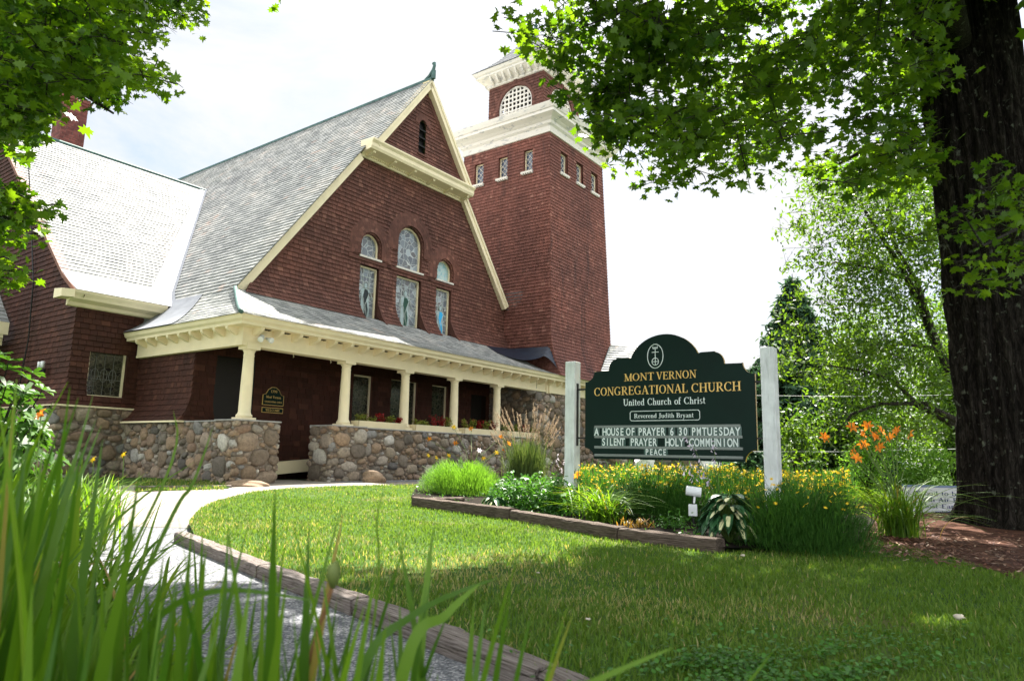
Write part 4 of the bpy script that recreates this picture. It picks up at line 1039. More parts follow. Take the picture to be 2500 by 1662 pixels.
for v in range(len(m.v)):
    x, y, z = m.v[v]; dx, dz = x-1.22, z-.7; L_ = sqrt(dx*dx+dz*dz); m.v[v] = (x+dx/L_*.003, y, z+dz/L_*.003)
sgn(m, 'gold_edge', M_gold, panel)
Yf = -.031
for tx_, cap_, cx_, z_, w_2 in (('MONT', .105, .86, 1.075, .46), ('VERNON', .105, 1.405, 1.075, .57), ('CONGREGATIONAL', .118, .86, .885, 1.42), ('CHURCH', .118, 1.945, .885, .66)):
    m = MB(); extr(m, serif(tx_, cap_, cx_, z_, w_2), Yf, .008); sgn(m, 'gold_lettering', M_gold, panel)
m = MB(); extr(m, serif('United Church of Christ', .092, 1.21, .735, 1.19), Yf, .006); sgn(m, 'white_lettering', M_sil, panel)
m = MB(); extr(m, serif('Reverend Judith Bryant', .062, 1.21, .560, .86), Yf, .006); sgn(m, 'white_lettering', M_sil, panel)
m = MB()
bx = [(.74, .655), (.72, .635), (.72, .545), (.74, .525), (1.70, .525), (1.72, .545), (1.72, .635), (1.70, .655), (.74, .655)]
for a, b in zip(bx, bx[1:]): m.tube([(a[0], Yf-.002, a[1]), (b[0], Yf-.002, b[1])], .005, 5)
sgn(m, 'name_border', M_sil, panel)
m = MB()
ell = [(1.105+.115*cos(2*pi*i/28), Yf-.003, 1.40+.165*sin(2*pi*i/28)) for i in range(29)]
for a, b in zip(ell, ell[1:]): m.tube([a, b], .0055, 5)
for a, b in (((1.105, 1.275), (1.105, 1.50)), ((1.055, 1.455), (1.155, 1.455)), ((1.06, 1.325), (1.15, 1.325))): m.tube([(a[0], Yf-.003, a[1]), (b[0], Yf-.003, b[1])], .005, 5)
c2 = [(1.105+.048*cos(2*pi*i/18), Yf-.003, 1.325+.05*sin(2*pi*i/18)) for i in range(19)]
for a, b in zip(c2, c2[1:]): m.tube([a, b], .005, 5)
cw_ = [(1.072, 1.538), (1.072, 1.505), (1.138, 1.505), (1.138, 1.538)]
for a, b in zip(cw_, cw_[1:]): m.tube([(a[0], Yf-.003, a[1]), (b[0], Yf-.003, b[1])], .0045, 5)
for x in (1.09, 1.105, 1.12): m.tube([(x, Yf-.003, 1.505), (x, Yf-.003, 1.53)], .004, 5)
sgn(m, 'emblem', M_sil, panel)
for z, x0, x1 in ((.43, .16, 2.25), (.29, .16, 2.27), (.145, .16, 2.27), (.035, .16, 2.27)):
    m = MB(); m.box((x0, Yf-.012, z), (x1, Yf+.001, z+.034), .5); m.box((x0, Yf-.017, z+.012), (x1, Yf-.012, z+.018), .6); sgn(m, 'letter_track', M_track, panel)
def row(text, z, x0, pitch, h=.098):
    """text placed letter by letter on plastic tiles, one mesh for the tiles of a row"""
    tm = MB(); x = x0
    for w in text.split('|'):
        if w == '': continue
        n = len(w); 
        if w.strip():
            tm.box((x-.012, Yf-.010, z-.012), (x+pitch*n-.006, Yf-.004, z+h+.012), .5)
        x += pitch*n
    return tm
LT = []
def line(words, z, h, pitch):
    for txt, x0, x1 in words:
        t = MB(); t.box((x0-.012, Yf-.010, z-.014), (x1+.012, Yf-.003, z+h+.012), .5); sgn(t, 'letter_tiles', M_tile, panel)
        n = len(txt)
        for i, ch in enumerate(txt):
            if ch == ' ': continue
            cx = x0+(x1-x0)*(i+.5)/n
            LT.append((ch, cx, z))
line([('A', .16, .23), ('HOUSE', .29, .63), ('OF', .66, .80), ('PRAYER', .84, 1.24), ('6', 1.30, 1.37), ('30', 1.42, 1.56), ('PMTUESDAY', 1.60, 2.25)], .325, .10, .07)
line([('SILENT', .28, .64), ('PRAYER', .72, 1.12), ('HOLY', 1.24, 1.50), ('COMMUNION', 1.57, 2.22)], .185, .10, .07)
line([('PEACE', .94, 1.26)], .065, .075, .06)
for ch, cx, z in LT:
    h = .1 if z > .1 else .078
    sanstext(ch, h*1.45, cx, z+zz0+.002, Yf-.012, 'letter', M_sil, panel, sx=.56 if ch == 'M' else (.62 if ch in 'NO' else .70))
# posts and iron brackets
def post(x0, w, top):
    m = MB(); m.box((x0, -.075, -zz0), (x0+w, w-.075, top), .5)
    return sgn(m, 'post', M_post, bevel=.006)
post(-.32, .165, 1.405); post(2.53, .165, 1.405)
for x in (0, 1):
    m = MB()
    xp = -.155 if x == 0 else 2.53; xs = 0 if x == 0 else 2.44
    m.box((xp-(.0 if x == 0 else .014), -.02, .18), (xp+(.014 if x == 0 else 0), .02, 1.08), .5)
    for z in (.98, .28): m.box((min(xp, xs), -.012, z), (max(xp, xs), .012, z+.022), .5)
    sgn(m, 'hanger', M_iron)

# ------------------------------------------------------------------ wall plaque on the porch
def cp_(u, v, z): return cw(u, v, z)
pq = empty('wall_plaque', cp_(-.80, 1.96, 1.22), pi/2-YAW); tag(pq, 'small green arched plaque with gilt edge on the shaded porch wall', 'plaque')
def arcpl(s):
    return [(-.33*s, 0), (.33*s, 0), (.33*s, .27), (.24*s, .30), (.17*s, .42), (.06, .49), (-.06, .49), (-.17*s, .42), (-.24*s, .30), (-.33*s, .27)]
m = MB(); m.prism([(a, 0, b) for a, b in arcpl(1)], (0, -.02, 0), .5); m.build('edge', M_gold, pq)
m = MB(); m.prism([(a*.95, -.021, .012+b*.95) for a, b in arcpl(1)], (0, -.006, 0), .5); m.build('panel', M_green, pq)
m = MB(); extr(m, serif('1790', .07, 0, .34, .20)+serif('Mont Vernon', .07, 0, .19, .46), -.028, .003); extr(m, serif('CONGREGATIONAL CHURCH', .045, 0, .07, .54), -.028, .003); m.build('lettering', M_gold, pq)
pq = empty('name_board', cp_(-.80, 1.96, 1.02), pi/2-YAW); tag(pq, 'narrow green board under the arched plaque on the porch wall', 'sign')
m = MB(); m.box((-.33, -.02, 0), (.33, 0, .14), .5); m.build('edge', M_gold, pq)
m = MB(); m.box((-.315, -.026, .014), (.315, -.02, .126), .5); m.build('panel', M_green, pq)
m = MB(); extr(m, serif('WELCOME', .06, 0, .04, .44), -.027, .003)
m.build('lettering', M_gold, pq)

# twin floodlight on the porch corner, lamp on the wing
fl = empty('floodlight', cp_(-2.72, -.17, 2.62), pi/2-YAW); tag(fl, 'twin bulb floodlight fixed above the corner porch column', 'floodlight')
m = MB(); m.lathe([(.06, 0), (.06, .03)], (0, 0, 0), 14); o = m.build('mounting_plate', M_pwhite, fl); o.rotation_euler = (pi/2, 0, 0)
for sx in (-1, 1):
    m = MB(); m.lathe([(.03, 0), (.035, .06), (.045, .09), (.068, .16), (.07, .18)], (0, 0, 0), 14); o = m.build('lamp_head', M_pwhite, fl, smooth=True); o.location = (sx*.04+.05, -.05, -.02); o.rotation_euler = (radians(110), 0, radians(sx*35-20))
    m2 = MB(); m2.lathe([(.062, .181), (.05, .19), (.02, .195)], (0, 0, 0), 14); m2.build('lens', plain('lamp_lens', (.75, .76, .74), .1, .8), o)
fl = empty('wall_lamp', cp_(-4.86, 6.1, 2.0), pi/2-YAW); tag(fl, 'small pale twin lamp on the dark shingled gable end', 'lamp')
for s in (0, 1):
    m = MB(); m.lathe([(.045, 0), (.05, .16), (.03, .17)], (-.06, -.09+.2*s, 0), 12); m.build('lamp_head', M_pwhite, fl, smooth=True)
m = MB(); m.box((-.05, -.16, -.12), (0, .18, -.02)); m.build('mounting_plate', M_iron, fl)

# white box spotlight in the bed
sp = onZ(1693, 1288, .1); spot = empty('garden_spotlight', (sp[0], sp[1], gz(*sp[:2])+.06), sa+.35); tag(spot, 'white cylinder spotlight on a stake in the flower bed', 'spotlight')
sc_ = sp[1]/F
m = MB(); m.tube([(0, 0, 0), (0, 0, 90*sc_)], .012, 8); m.build('stake', M_iron, spot)
m = MB(); m.box((-.05, -.045, 36*sc_), (.045, .045, 63*sc_)); m.build('junction_box', M_pwhite, spot, bevel=.006)
m = MB(); m.tube([(.01, 0, 66*sc_), (.02, 0, 84*sc_)], .014, 8); m.build('arm', M_pwhite, spot)
m = MB(); m.tube([(-.075, 0, 95*sc_), (.095, 0, 91*sc_)], .055, 18); m.build('lamp_head', M_pwhite, spot, smooth=False, bevel=.006)

# ------------------------------------------------------------------ ground, path, lawn
def strip(name, ys, xl, xr, zf, mat_, nx=24, kind='structure'):
    V = []; Fq = []
    for j, y in enumerate(ys):
        for i in range(nx+1):
            x = xl(y)+(xr(y)-xl(y))*i/nx; V.append((x, y, zf(x, y)))
    for j in range(len(ys)-1):
        for i in range(nx):
            a = j*(nx+1)+i; Fq.append((a, a+1, a+nx+2, a+nx+1))
    o = link(name, npmesh(name, V, Fq, mat_, smooth=True)); o['kind'] = kind; return o
ys = [-6, 0, 3, 6, 8, 10, 11, 12, 13, 14, 15, 16, 17, 20, 30, 60, 150, 500]
strip('ground', ys, lambda y: -60-y*2, lambda y: 60+y*2, lambda x, y: gz(x, y)-.012, M_earth, 60)
LE = [(-2, 2.4), (1.0, 1.35), (1.9, .62), (2.94, .02), (3.33, -.27), (4.14, -.85), (5.15, -1.68), (6.44, -2.74), (8.0, -3.52), (9.6, -4.12), (11.4, -4.62), (13.3, -4.72), (14.3, -4.3), (15.3, -3.4), (16.2, -1.9), (16.7, -.2), (16.9, 1.4)]
def interp(tab, y):
    for (a, b), (c, d) in zip(tab, tab[1:]):
        if y <= c: return b+(d-b)*(y-a)/(c-a) if y >= a else tab[0][1]
    return tab[-1][1]
lx = lambda y: interp(LE, y)
lawnz = lambda x, y: gz(x, y)+.055
ys = [-2+i*.35 for i in range(55)]
strip('lawn', [y for y in ys if y < 16.9], lx, lambda y: 16.0, lawnz, M_lawn, 40)
# path: asphalt chips near, paler concrete walk towards the porch
LP = [(-2, 2.0), (.7, .25), (2.1, -.68), (3.3, -1.62), (4.4, -2.5), (5.95, -3.75), (7.5, -4.9), (9, -5.9), (11, -6.9), (13, -7.7), (14.6, -7.9), (15.4, -7.2), (16.4, -5.9), (17.4, -5.35), (18.6, -5.6)]
lp = lambda y: interp(LP, y)
strip('path', [-2+i*.25 for i in range(42)], lp, lambda y: lx(y)+.1, lambda x, y: gz(x, y)+.0, M_path, 10)
strip('walk', [8+i*.4 for i in range(22)], lambda y: lp(y), lambda y: lx(y)+.06, lambda x, y: gz(x, y)+.008+(.0 if y > 8.3 else -.004), M_walk, 16)
e = [cw(-2.2, .9, 0), cw(-.7, .9, 0), cw(-.7, -1.2, 0), cw(9, -1.2, 0), cw(9, -2.1, 0), cw(-1.5, -3.4, 0), cw(-2.9, -2.2, 0)]
m = MB(); m.add([(p[0], p[1], gz(p[0], p[1])+.016) for p in e], [tuple(range(7))]); o = m.build('entrance_walk', M_walk); o['kind'] = 'structure'
# gravel strip along the porch wall
e = [cw(-.7, -.4, 0), cw(9, -.4, 0), cw(9, -1.15, 0), cw(-.7, -1.15, 0)]
m = MB(); m.add([(p[0], p[1], gz(p[0], p[1])+.022) for p in e], [(0, 1, 2, 3)]); o = m.build('gravel_strip', groundmat('gravel_mix', (.12, .12, .13), (.22, .22, .24), (.32, .32, .33), 8, .9, 60)); o['kind'] = 'structure'
# small grass patch left of the pier
ed = [(onZ(q[0], q[1], .1)) for q in ((330, 1196), (560, 1192), (548, 1176), (330, 1170))]
m = MB(); m.add([(p[0], p[1], gz(p[0], p[1])+.03) for p in ed], [(0, 1, 2, 3)]); o = m.build('side_lawn', M_lawn); o['kind'] = 'structure'
# mulch round the maple
def blob(name, pts, z, mt, kind='structure'):
    m = MB(); c = np.mean(pts, axis=0); V = [(c[0], c[1], z(c[0], c[1])+.03)]+[(p[0], p[1], z(p[0], p[1])) for p in pts]
    m.add(V, [(0, i+1, (i+1) % len(pts)+1) for i in range(len(pts))]); o = m.build(name, mt, smooth=True); o['kind'] = kind; return o
MU = [onZ(x, y, .06)[:2] for x, y in ((1990, 1335), (2060, 1318), (2180, 1330), (2330, 1362), (2500, 1420), (2700, 1440), (2800, 1330), (2700, 1262), (2400, 1230), (2100, 1240), (1950, 1262))]
blob('mulch_bed', MU, lambda x, y: gz(x, y)+.065, M_mulch)
BE = [onZ(x, y, .15)[:2] for x, y in ((1003, 1210), (1240, 1236), (1500, 1275), (1750, 1322), (1900, 1322), (2100, 1310), (2150, 1240), (2000, 1190), (1700, 1176), (1400, 1170), (1150, 1176), (1020, 1190))]
blob('bed_soil', BE, lambda x, y: gz(x, y)+.10, M_soil)
# mulch chips
m = MB()
for _ in range(2600):
    a = R.uniform(0, 1); px = R.uniform(1990, 2500); py = R.uniform(1268, 1300)+(px-1990)*.11+R.uniform(-30, 52)*min(1, (px-1900)/300)
    p = onZ(px, py, .07); s = R.uniform(.015, .05); an = R.uniform(0, pi); w = R.uniform(.004, .012); t = R.uniform(-.01, .02)
    if p[1] > 14 or p[1] < 5: continue
    z = gz(p[0], p[1])+.075+R.uniform(0, .015)
    m.add([(p[0]+s*cos(an)-w*sin(an), p[1]+s*sin(an)+w*cos(an), z+t), (p[0]-s*cos(an)-w*sin(an), p[1]-s*sin(an)+w*cos(an), z), (p[0]-s*cos(an)+w*sin(an), p[1]-s*sin(an)-w*cos(an), z), (p[0]+s*cos(an)+w*sin(an), p[1]+s*sin(an)-w*cos(an), z+t)], [(0, 1, 2, 3)])
o = m.build('mulch_chips', shinglemat('bark_chip', [(0, (.04, .014, .009)), (.6, (.12, .045, .025)), (.9, (.24, .13, .08)), (1, (.4, .3, .22))])); tag(o, 'reddish bark chips scattered round the base of the big maple', 'mulch', kind='stuff')

# timbers ---------------------------------------------------------------
def timber(a, b, w, h, z, mt, label, group, dark=0):
    """weathered timber from a to b (front bottom edge), local x along it"""
    a = np.array(a[:2]); b = np.array(b[:2]); L_ = float(np.linalg.norm(b-a)); an = atan2(b[1]-a[1], b[0]-a[0])
    nx, ny, nzv = max(6, int(L_/.08)), 5, 5
    bm = bmesh_box(L_, w, h, nx, ny, nzv)
    for v in bm.verts:
        x, y, zc = v.co
        e = .0025*sin(x*13+y*30)+.002*sin(x*41+zc*50)+.0018*R.uniform(-1, 1)
        ed = (abs(y/w-.5)*2)**6*(abs(zc/h-.5)*2)**6
        v.co.y += e+(.5*w-y)*.10*ed; v.co.z += e*.8+(.5*h-zc)*.12*ed
        if x < .01 or x > L_-.01: v.co.x += R.uniform(-.006, .006)
    me = bpy.data.meshes.new('timber'); bm.to_mesh(me); bm.free(); me.materials.append(mt)
    o = link('timber', me); o.location = (a[0], a[1], z); o.rotation_euler = (0, 0, an)
    tag(o, label, 'timber', group); return o
import bmesh
def bmesh_box(L_, w, h, nx, ny, nz_):
    bm = bmesh.new(); idx = {}
    for i in range(nx+1):
        for j in range(ny+1):
            for k in range(nz_+1):
                if i in (0, nx) or j in (0, ny) or k in (0, nz_):
                    idx[i, j, k] = bm.verts.new((L_*i/nx, w*j/ny, h*k/nz_))
    def q(*c): bm.faces.new([idx[t] for t in c])
    for i in range(nx):
        for j in range(ny):
            q((i, j, 0), (i, j+1, 0), (i+1, j+1, 0), (i+1, j, 0)); q((i, j, nz_), (i+1, j, nz_), (i+1, j+1, nz_), (i, j+1, nz_))
        for k in range(nz_):
            q((i, 0, k), (i+1, 0, k), (i+1, 0, k+1), (i, 0, k+1)); q((i, ny, k), (i, ny, k+1), (i+1, ny, k+1), (i+1, ny, k))
    for j in range(ny):
        for k in range(nz_):
            q((0, j, k), (0, j, k+1), (0, j+1, k+1), (0, j+1, k)); q((nx, j, k), (nx, j+1, k), (nx, j+1, k+1), (nx, j, k+1))
    return bm
BT = [onZ(x, y, .05) for x, y in ((1003, 1238), (1243, 1272), (1507, 1322), (1752, 1352))]
for i, lb in enumerate(('split grey timber at the left end of the flower bed, under the feathery mound', 'middle timber of the flower bed edge, below the arching daylily', 'dark right timber of the flower bed edge beside the variegated hosta')):
    a, b = BT[i], BT[i+1]; d = (b-a)/np.linalg.norm(b-a)
    timber(a+d*.01, b-d*.015, .16, .155-.01*i, .045+gz(a[0], a[1]), M_timberd, lb, 'timbers edging the flower bed')
a = BT[0]; d = BT[1]-BT[0]; d /= np.linalg.norm(d); q = np.array([-d[1], d[0], 0])
timber(a+q*.9-d*.02, a+q*.02-d*.0, .15, .14, .045+gz(a[0], a[1]), M_timberd, 'short end timber closing the left end of the flower bed', 'timbers edging the flower bed')
KP = [(-3.12, 6.8), (-1.70, 4.98), (-.82, 3.92), (.12, 2.72), (1.05, 1.30)]
KL = ['furthest path edging timber, sunlit beside the pale walk', 'second path edging timber, between the sunny and shaded path', 'third path edging timber, crossing behind the iris blades', 'nearest path edging timber at the bottom of the picture']
for i in range(4):
    a, b = KP[i], KP[i+1]; d = np.array([b[0]-a[0], b[1]-a[1]]); d /= np.linalg.norm(d)
    timber((a[0]+d[0]*.01, a[1]+d[1]*.01), (b[0]-d[0]*.018, b[1]-d[1]*.018), .13, .10, -.012, M_timber, KL[i], 'timbers edging the path')
# left-hand edging beyond the walk
a, b = onZ(330, 1200, .05), onZ(565, 1197, .05)
timber(a, b, .12, .07, .02+gz(a[0], a[1]), M_timber, 'low timber edging the small grass patch left of the walk', 'timbers edging the path')
# boulder at the foot of the pier
def boulder(p, sx, sy, sz, label, seed):
    rr = np.random.RandomState(seed); V, Fc = icos(3); V = V*(1+.12*np.sin(V@rr.uniform(-3, 3, 3)+1)+.06*np.sin(V@rr.uniform(-7, 7, 3)))[:, None]*np.array([sx, sy, sz])
    o = link('boulder', npmesh('boulder', V, Fc, M_stone, np.full(len(Fc), rr.rand()*.3+.2), True)); o.location = p; tag(o, label, 'boulder', 'boulders at the porch'); return o
p = onZ(600, 1188, .1); boulder((p[0], p[1], gz(p[0], p[1])+.02), .42, .3, .13, 'flat grey boulder at the foot of the left stone pier', 3)
p = onZ(905, 1183, .1); boulder((p[0], p[1]+.3, gz(p[0], p[1])+.10), .3, .2, .2, 'rounded grey boulder against the porch stone wall', 8)
# ------------------------------------------------------------------ foliage helpers
def rotmats(n, tilt=.5, rs=NR, down=0.0):
    yaw = rs.uniform(0, 2*pi, n); tx = rs.normal(0, tilt, n); ty = rs.normal(down, tilt, n)
    cy, sy, cx, sx, cz, sz = np.cos(ty), np.sin(ty), np.cos(tx), np.sin(tx), np.cos(yaw), np.sin(yaw)
    Rz = np.zeros((n, 3, 3)); Rz[:, 0, 0] = cz; Rz[:, 0, 1] = -sz; Rz[:, 1, 0] = sz; Rz[:, 1, 1] = cz; Rz[:, 2, 2] = 1
    Ry = np.zeros((n, 3, 3)); Ry[:, 0, 0] = cy; Ry[:, 0, 2] = sy; Ry[:, 1, 1] = 1; Ry[:, 2, 0] = -sy; Ry[:, 2, 2] = cy
    Rx = np.zeros((n, 3, 3)); Rx[:, 0, 0] = 1; Rx[:, 1, 1] = cx; Rx[:, 1, 2] = -sx; Rx[:, 2, 1] = sx; Rx[:, 2, 2] = cx
    return Rz@Ry@Rx
def cards(P, size, tpl, tilt=.5, down=0.0, rs=NR):
    P = np.asarray(P); n = len(P); k = len(tpl); Q = rotmats(n, tilt, rs, down)
    V = np.einsum('nij,kj->nki', Q, tpl)*np.asarray(size).reshape(-1, 1, 1)+P[:, None, :]
    return V.reshape(-1, 3), np.arange(n*k).reshape(n, k)
MAPLE = np.array([(0, 0), (.10, .22), (.36, .10), (.30, .28), (.50, .42), (.34, .50), (.30, .66), (.14, .58), (0, 1.0), (-.14, .60), (-.32, .68), (-.33, .50), (-.52, .44), (-.30, .28), (-.38, .10), (-.10, .22)])
MAPLE = np.c_[MAPLE[:, 1], MAPLE[:, 0], -.18*np.abs(MAPLE[:, 0])-.10*MAPLE[:, 1]**2]
OVAL = np.array([(0, 0, 0), (.35, .2, .03), (.75, .15, 0), (1, 0, -.08), (.75, -.15, 0), (.35, -.2, .03)])
LANCE = np.array([(0, 0, 0), (.3, .1, .02), (.75, .09, 0), (1, 0, -.06), (.75, -.09, 0), (.3, -.1, .02)])
NEED = np.array([(0, -.03, 0), (1, -.05, -.05), (1, .05, -.05), (0, .03, 0)])
def leafobj(name, P, size, tpl, mt, parent=None, tilt=.5, down=0.0, seed=1, clump=None, jit=None):
    rs = np.random.RandomState(seed); P = np.asarray(P); n = len(P)
    V, Fq = cards(P, size if hasattr(size, '__len__') else rs.uniform(.7, 1.2, n)*size, tpl, tilt, down, rs)
    r = rs.uniform(0, 1, n) if clump is None else np.clip(clump+rs.normal(0, .18, n), 0, 1)
    return link(name, npmesh(name, V, Fq, mt, r), parent)
def inpoly(x, y, pl):
    c = False; n = len(pl)
    for i in range(n):
        a, b = pl[i], pl[i-1]
        if (a[1] > y) != (b[1] > y) and x < (b[0]-a[0])*(y-a[1])/(b[1]-a[1])+a[0]: c = not c
    return c
def bladeset(name, specs, mt, parent=None, seg=7, fold=.0):
    """specs: (x,y,z, height, azimuth, reach, droop, width)"""
    V = []; Fq = []; rn = []
    for (x, y, z, h, az, reach, droop, w) in specs:
        o = len(V); ca, sa_ = cos(az), sin(az); tw = R.uniform(-.6, .6)
        for i in range(seg+1):
            t = i/seg; rr = reach*(t**1.6); zz = h*(t-droop*t**2.6); ww = w*(min(1, .55+t*1.8))*(1-t**3.2)*.5+.0006
            a2 = az+pi/2+tw*t; cx_, cy_ = x+ca*rr, y+sa_*rr
            V.append((cx_-cos(a2)*ww, cy_-sin(a2)*ww, z+zz)); V.append((cx_+cos(a2)*ww, cy_+sin(a2)*ww, z+zz+fold*ww))
        for i in range(seg): a = o+2*i; Fq.append((a, a+1, a+3, a+2)); rn.append(0)
        r = R.random(); rn[-seg:] = [min(1, max(0, r+.0)) for i in range(seg)]
    return link(name, npmesh(name, V, Fq, mt, rn, True), parent)

# ------------------------------------------------------------------ trees
def tree(name, label, base, cat='tree', group=None, kind=None):
    t = empty(name, base); tag(t, label, cat, group, kind); return t
def sub(P, b): return np.asarray(P)-np.array(b)
def sprays(centres, n, rad, flat=.22, seed=1, toward=None, tw=None):
    """leaf positions in flat twiggy sprays; returns positions, clump values, twig segments"""
    rs = np.random.RandomState(seed); P = []; C = []; T = []
    for c in centres:
        c = np.array(c); k = rs.poisson(n)+6; az = rs.uniform(0, 2*pi); d = np.array([cos(az), sin(az), -.25]); e = np.array([-sin(az), cos(az), 0])
        rr = rad*rs.uniform(.6, 1.3); T.append((c-d*rr, c+d*rr*.9)); cl = rs.uniform(.1, .9)
        for q in range(4):
            f = rs.uniform(-.7, .6); s = 1 if q % 2 else -1; T.append((c+d*rr*f, c+d*rr*(f+.35)+e*s*rr*.55))
        u = rs.uniform(-1, 1, k); v = rs.normal(0, .38, k)
        pos = c+np.outer(u*rr, d)+np.outer(v*rr, e); pos[:, 2] += rs.normal(0, rad*flat, k)
        P.append(pos); C.append(np.full(k, cl))
    return np.concatenate(P), np.concatenate(C), T
def twigs(name, T, mt, parent, base, r=.008, extra=()):
    m = MB(); b = np.array(base)
    for a, c in T: m.tube([a-b, (a+c)/2-b+np.array([0, 0, .02]), c-b], [r, r*.8, r*.35], 4, cap=False)
    for pts, rads in extra: m.tube([np.array(p)-b for p in pts], rads, 8)
    return m.build(name, mt, parent, smooth=True)
S_ = 2500/2359
LIT = [tuple(onZ(x, y, .05)[:2]) for x, y in ((300, 1192), (1060, 1192), (1300, 1330), (1240, 1415), (1060, 1425), (980, 1375), (760, 1385), (600, 1400), (420, 1345))]
def open_sky(p):
    """True where a spray would shade the part of the lawn that lies in the sun"""
    k = p[2]/sd.z; q = (p[0]-sd.x*k, p[1]-sd.y*k)
    if -4.6 < q[0] < -.62*q[1]-.1 and 1.2 < q[1] < 7 and (int(abs(q[0]*7)+abs(q[1]*5)) % 3): return True
    return inpoly(q[0], q[1], LIT) or any(inpoly(q[0]+a, q[1]+b, LIT) for a, b in ((.5, 0), (-.5, 0), (0, .5), (0, -.5)))
# --- big maple on the right
MBASE = (6.86, 9.6, .03)
mt_ = tree('maple_tree', 'huge dark maple trunk at the right edge with leafy boughs spreading overhead', MBASE)
def trunkmesh(rf, H, lean=lambda z: (0, 0), n=96, m_=120, seed=5, ridge=.05):
    rs = np.random.RandomState(seed); th = np.linspace(0, 2*pi, n, endpoint=False); zs = np.linspace(0, H, m_)
    V = []
    ph = rs.uniform(0, 6, 40); kk = rs.randint(7, 46, 40); kz = rs.uniform(-3.5, 3.5, 40); am = rs.uniform(.2, 1, 40)
    for z in zs:
        r = rf(z, th); d = sum(am[i]*np.sin(kk[i]*th+kz[i]*z*1.0+ph[i]+.8*np.sin(z*2.1+i)) for i in range(40))/9
        r = r+ridge*np.tanh(d*1.6)*.75
        lx_, ly_ = lean(z); V.append(np.c_[lx_+r*np.cos(th), ly_+r*np.sin(th), np.full(n, z)])
    V = np.concatenate(V); Fq = []
    for j in range(m_-1):
        for i in range(n): Fq.append((j*n+i, j*n+(i+1) % n, (j+1)*n+(i+1) % n, (j+1)*n+i))
    return V, Fq
rf = lambda z, th: .60+.10*np.exp(-z*1.1)+.18*np.exp(-z*5)*(1+.7*np.sin(3*th+.6)+.4*np.sin(5*th+2))-.006*z+(.10*max(0, z-5)/3)*np.abs(np.cos(th+.5))
V, Fq = trunkmesh(rf, 8.5, lambda z: (-.03*z, 0), n=140, m_=170, ridge=.10)
link('trunk', npmesh('trunk', V, Fq, M_bark, smooth=True), mt_)
limbs = [([(6.4, 9.5, 7.4), (4.6, 9.3, 8.2), (3.2, 8.9, 7.7), (1.7, 7.8, 6.4), (.7, 7.2, 5.6)], [.2, .10, .04, .02, .008]),
         ([(6.5, 9.4, 6.2), (5.4, 9.2, 6.9), (4.2, 9.6, 6.9), (3.3, 9.9, 6.5)], [.12, .06, .035, .012]),
         ([(6.6, 9.6, 8.2), (6.2, 9.0, 10.5), (5.2, 8.4, 12.5), (4.6, 8.0, 14)], [.36, .26, .16, .06]),
         ([(6.9, 9.6, 8.2), (7.8, 9.9, 10.5), (8.6, 10.2, 12.8)], [.34, .24, .08]),
         ([(6.4, 9.6, 5.6), (5.6, 10.4, 5.8), (5.1, 11.0, 5.6)], [.08, .04, .012]),
         ([(6.3, 9.2, 6.8), (5.2, 7.8, 7.6), (4.0, 7.0, 7.6), (2.8, 6.6, 7.0)], [.15, .10, .06, .03])]
CP = [(a*S_, b*S_) for a, b in ((1165, -20), (1185, 60), (1235, 120), (1290, 150), (1350, 175), (1300, 225), (1335, 262), (1405, 285), (1415, 350), (1450, 400), (1500, 430), (1560, 410), (1620, 395), (1700, 400), (1750, 380), (1790, 320), (1850, 330), (1880, 350), (1840, 400), (1880, 430), (1960, 430), (2060, 440), (2140, 420), (2140, -20))]
cs = []
rr = random.Random(21)
while len(cs) < 330:
    x, y = rr.uniform(1230, 2270), rr.uniform(-10, 470)
    if not inpoly(x, y, CP): continue
    # thin near the left fringe
    if x < 1480 and rr.random() < .55: continue
    if x < 1345 and y < 110 and rr.random() < .4: continue
    if y > 330 and x < 1900 and rr.random() < .25: continue
    if 1950 < x < 2080 and 250 < y < 400 and rr.random() < .75: continue
    p = atY(x, y, rr.uniform(6.8, 8.2) if x < 1520 else (rr.uniform(6.5, 10) if x < 1700 else rr.uniform(6.5, 13)))
    if x < 1520 or not open_sky(p): cs.append(p)
P, C1, T = sprays(cs, 30, .36, .2, 5)
# unseen rest of the crown above the frame, enlarged to shade the near lawn
cu_ = []
while len(cu_) < 850:
    x, y, z = rr.uniform(-7.2, 8), rr.uniform(-9, 7), rr.uniform(-4.5, 5.5)
    if x*x/60+y*y/(81 if y < 0 else 46)+z*z/28 > 1: continue
    p = np.array([5.4+x, 7.6+y, 10.2+z])
    if p[1] > 1 and (p[2]-CAMZ-.8)/p[1] < (.72 if p[0] > 1 else .80): continue
    if open_sky(p) or (p[1] > 9.3 and p[0] < 5.5): continue
    cu_.append(p)
k_0 = len(cu_)  # extra unseen sprays added to shade the lower right lawn
while len(cu_) < k_0+300:
    p = np.array([rr.uniform(-2, 7.5), rr.uniform(4.5, 8.8), rr.uniform(5.5, 11.5)])
    if (p[2]-CAMZ-.7)/p[1] < (.72 if p[0] > 1 else .80) or open_sky(p): continue
    cu_.append(p)
P2, C2, T2 = sprays(cu_, 34, .7, .3, 6)
b = np.array(MBASE)
leafobj('crown', sub(P, b), .135, MAPLE, M_maple, mt_, .55, .35, 3, C1)
leafobj('upper_shade_crown', sub(P2, b), .30, MAPLE, M_maple, mt_, .5, .2, 4, C2)
twigs('limb', T, M_bark2, mt_, b, .007, limbs)
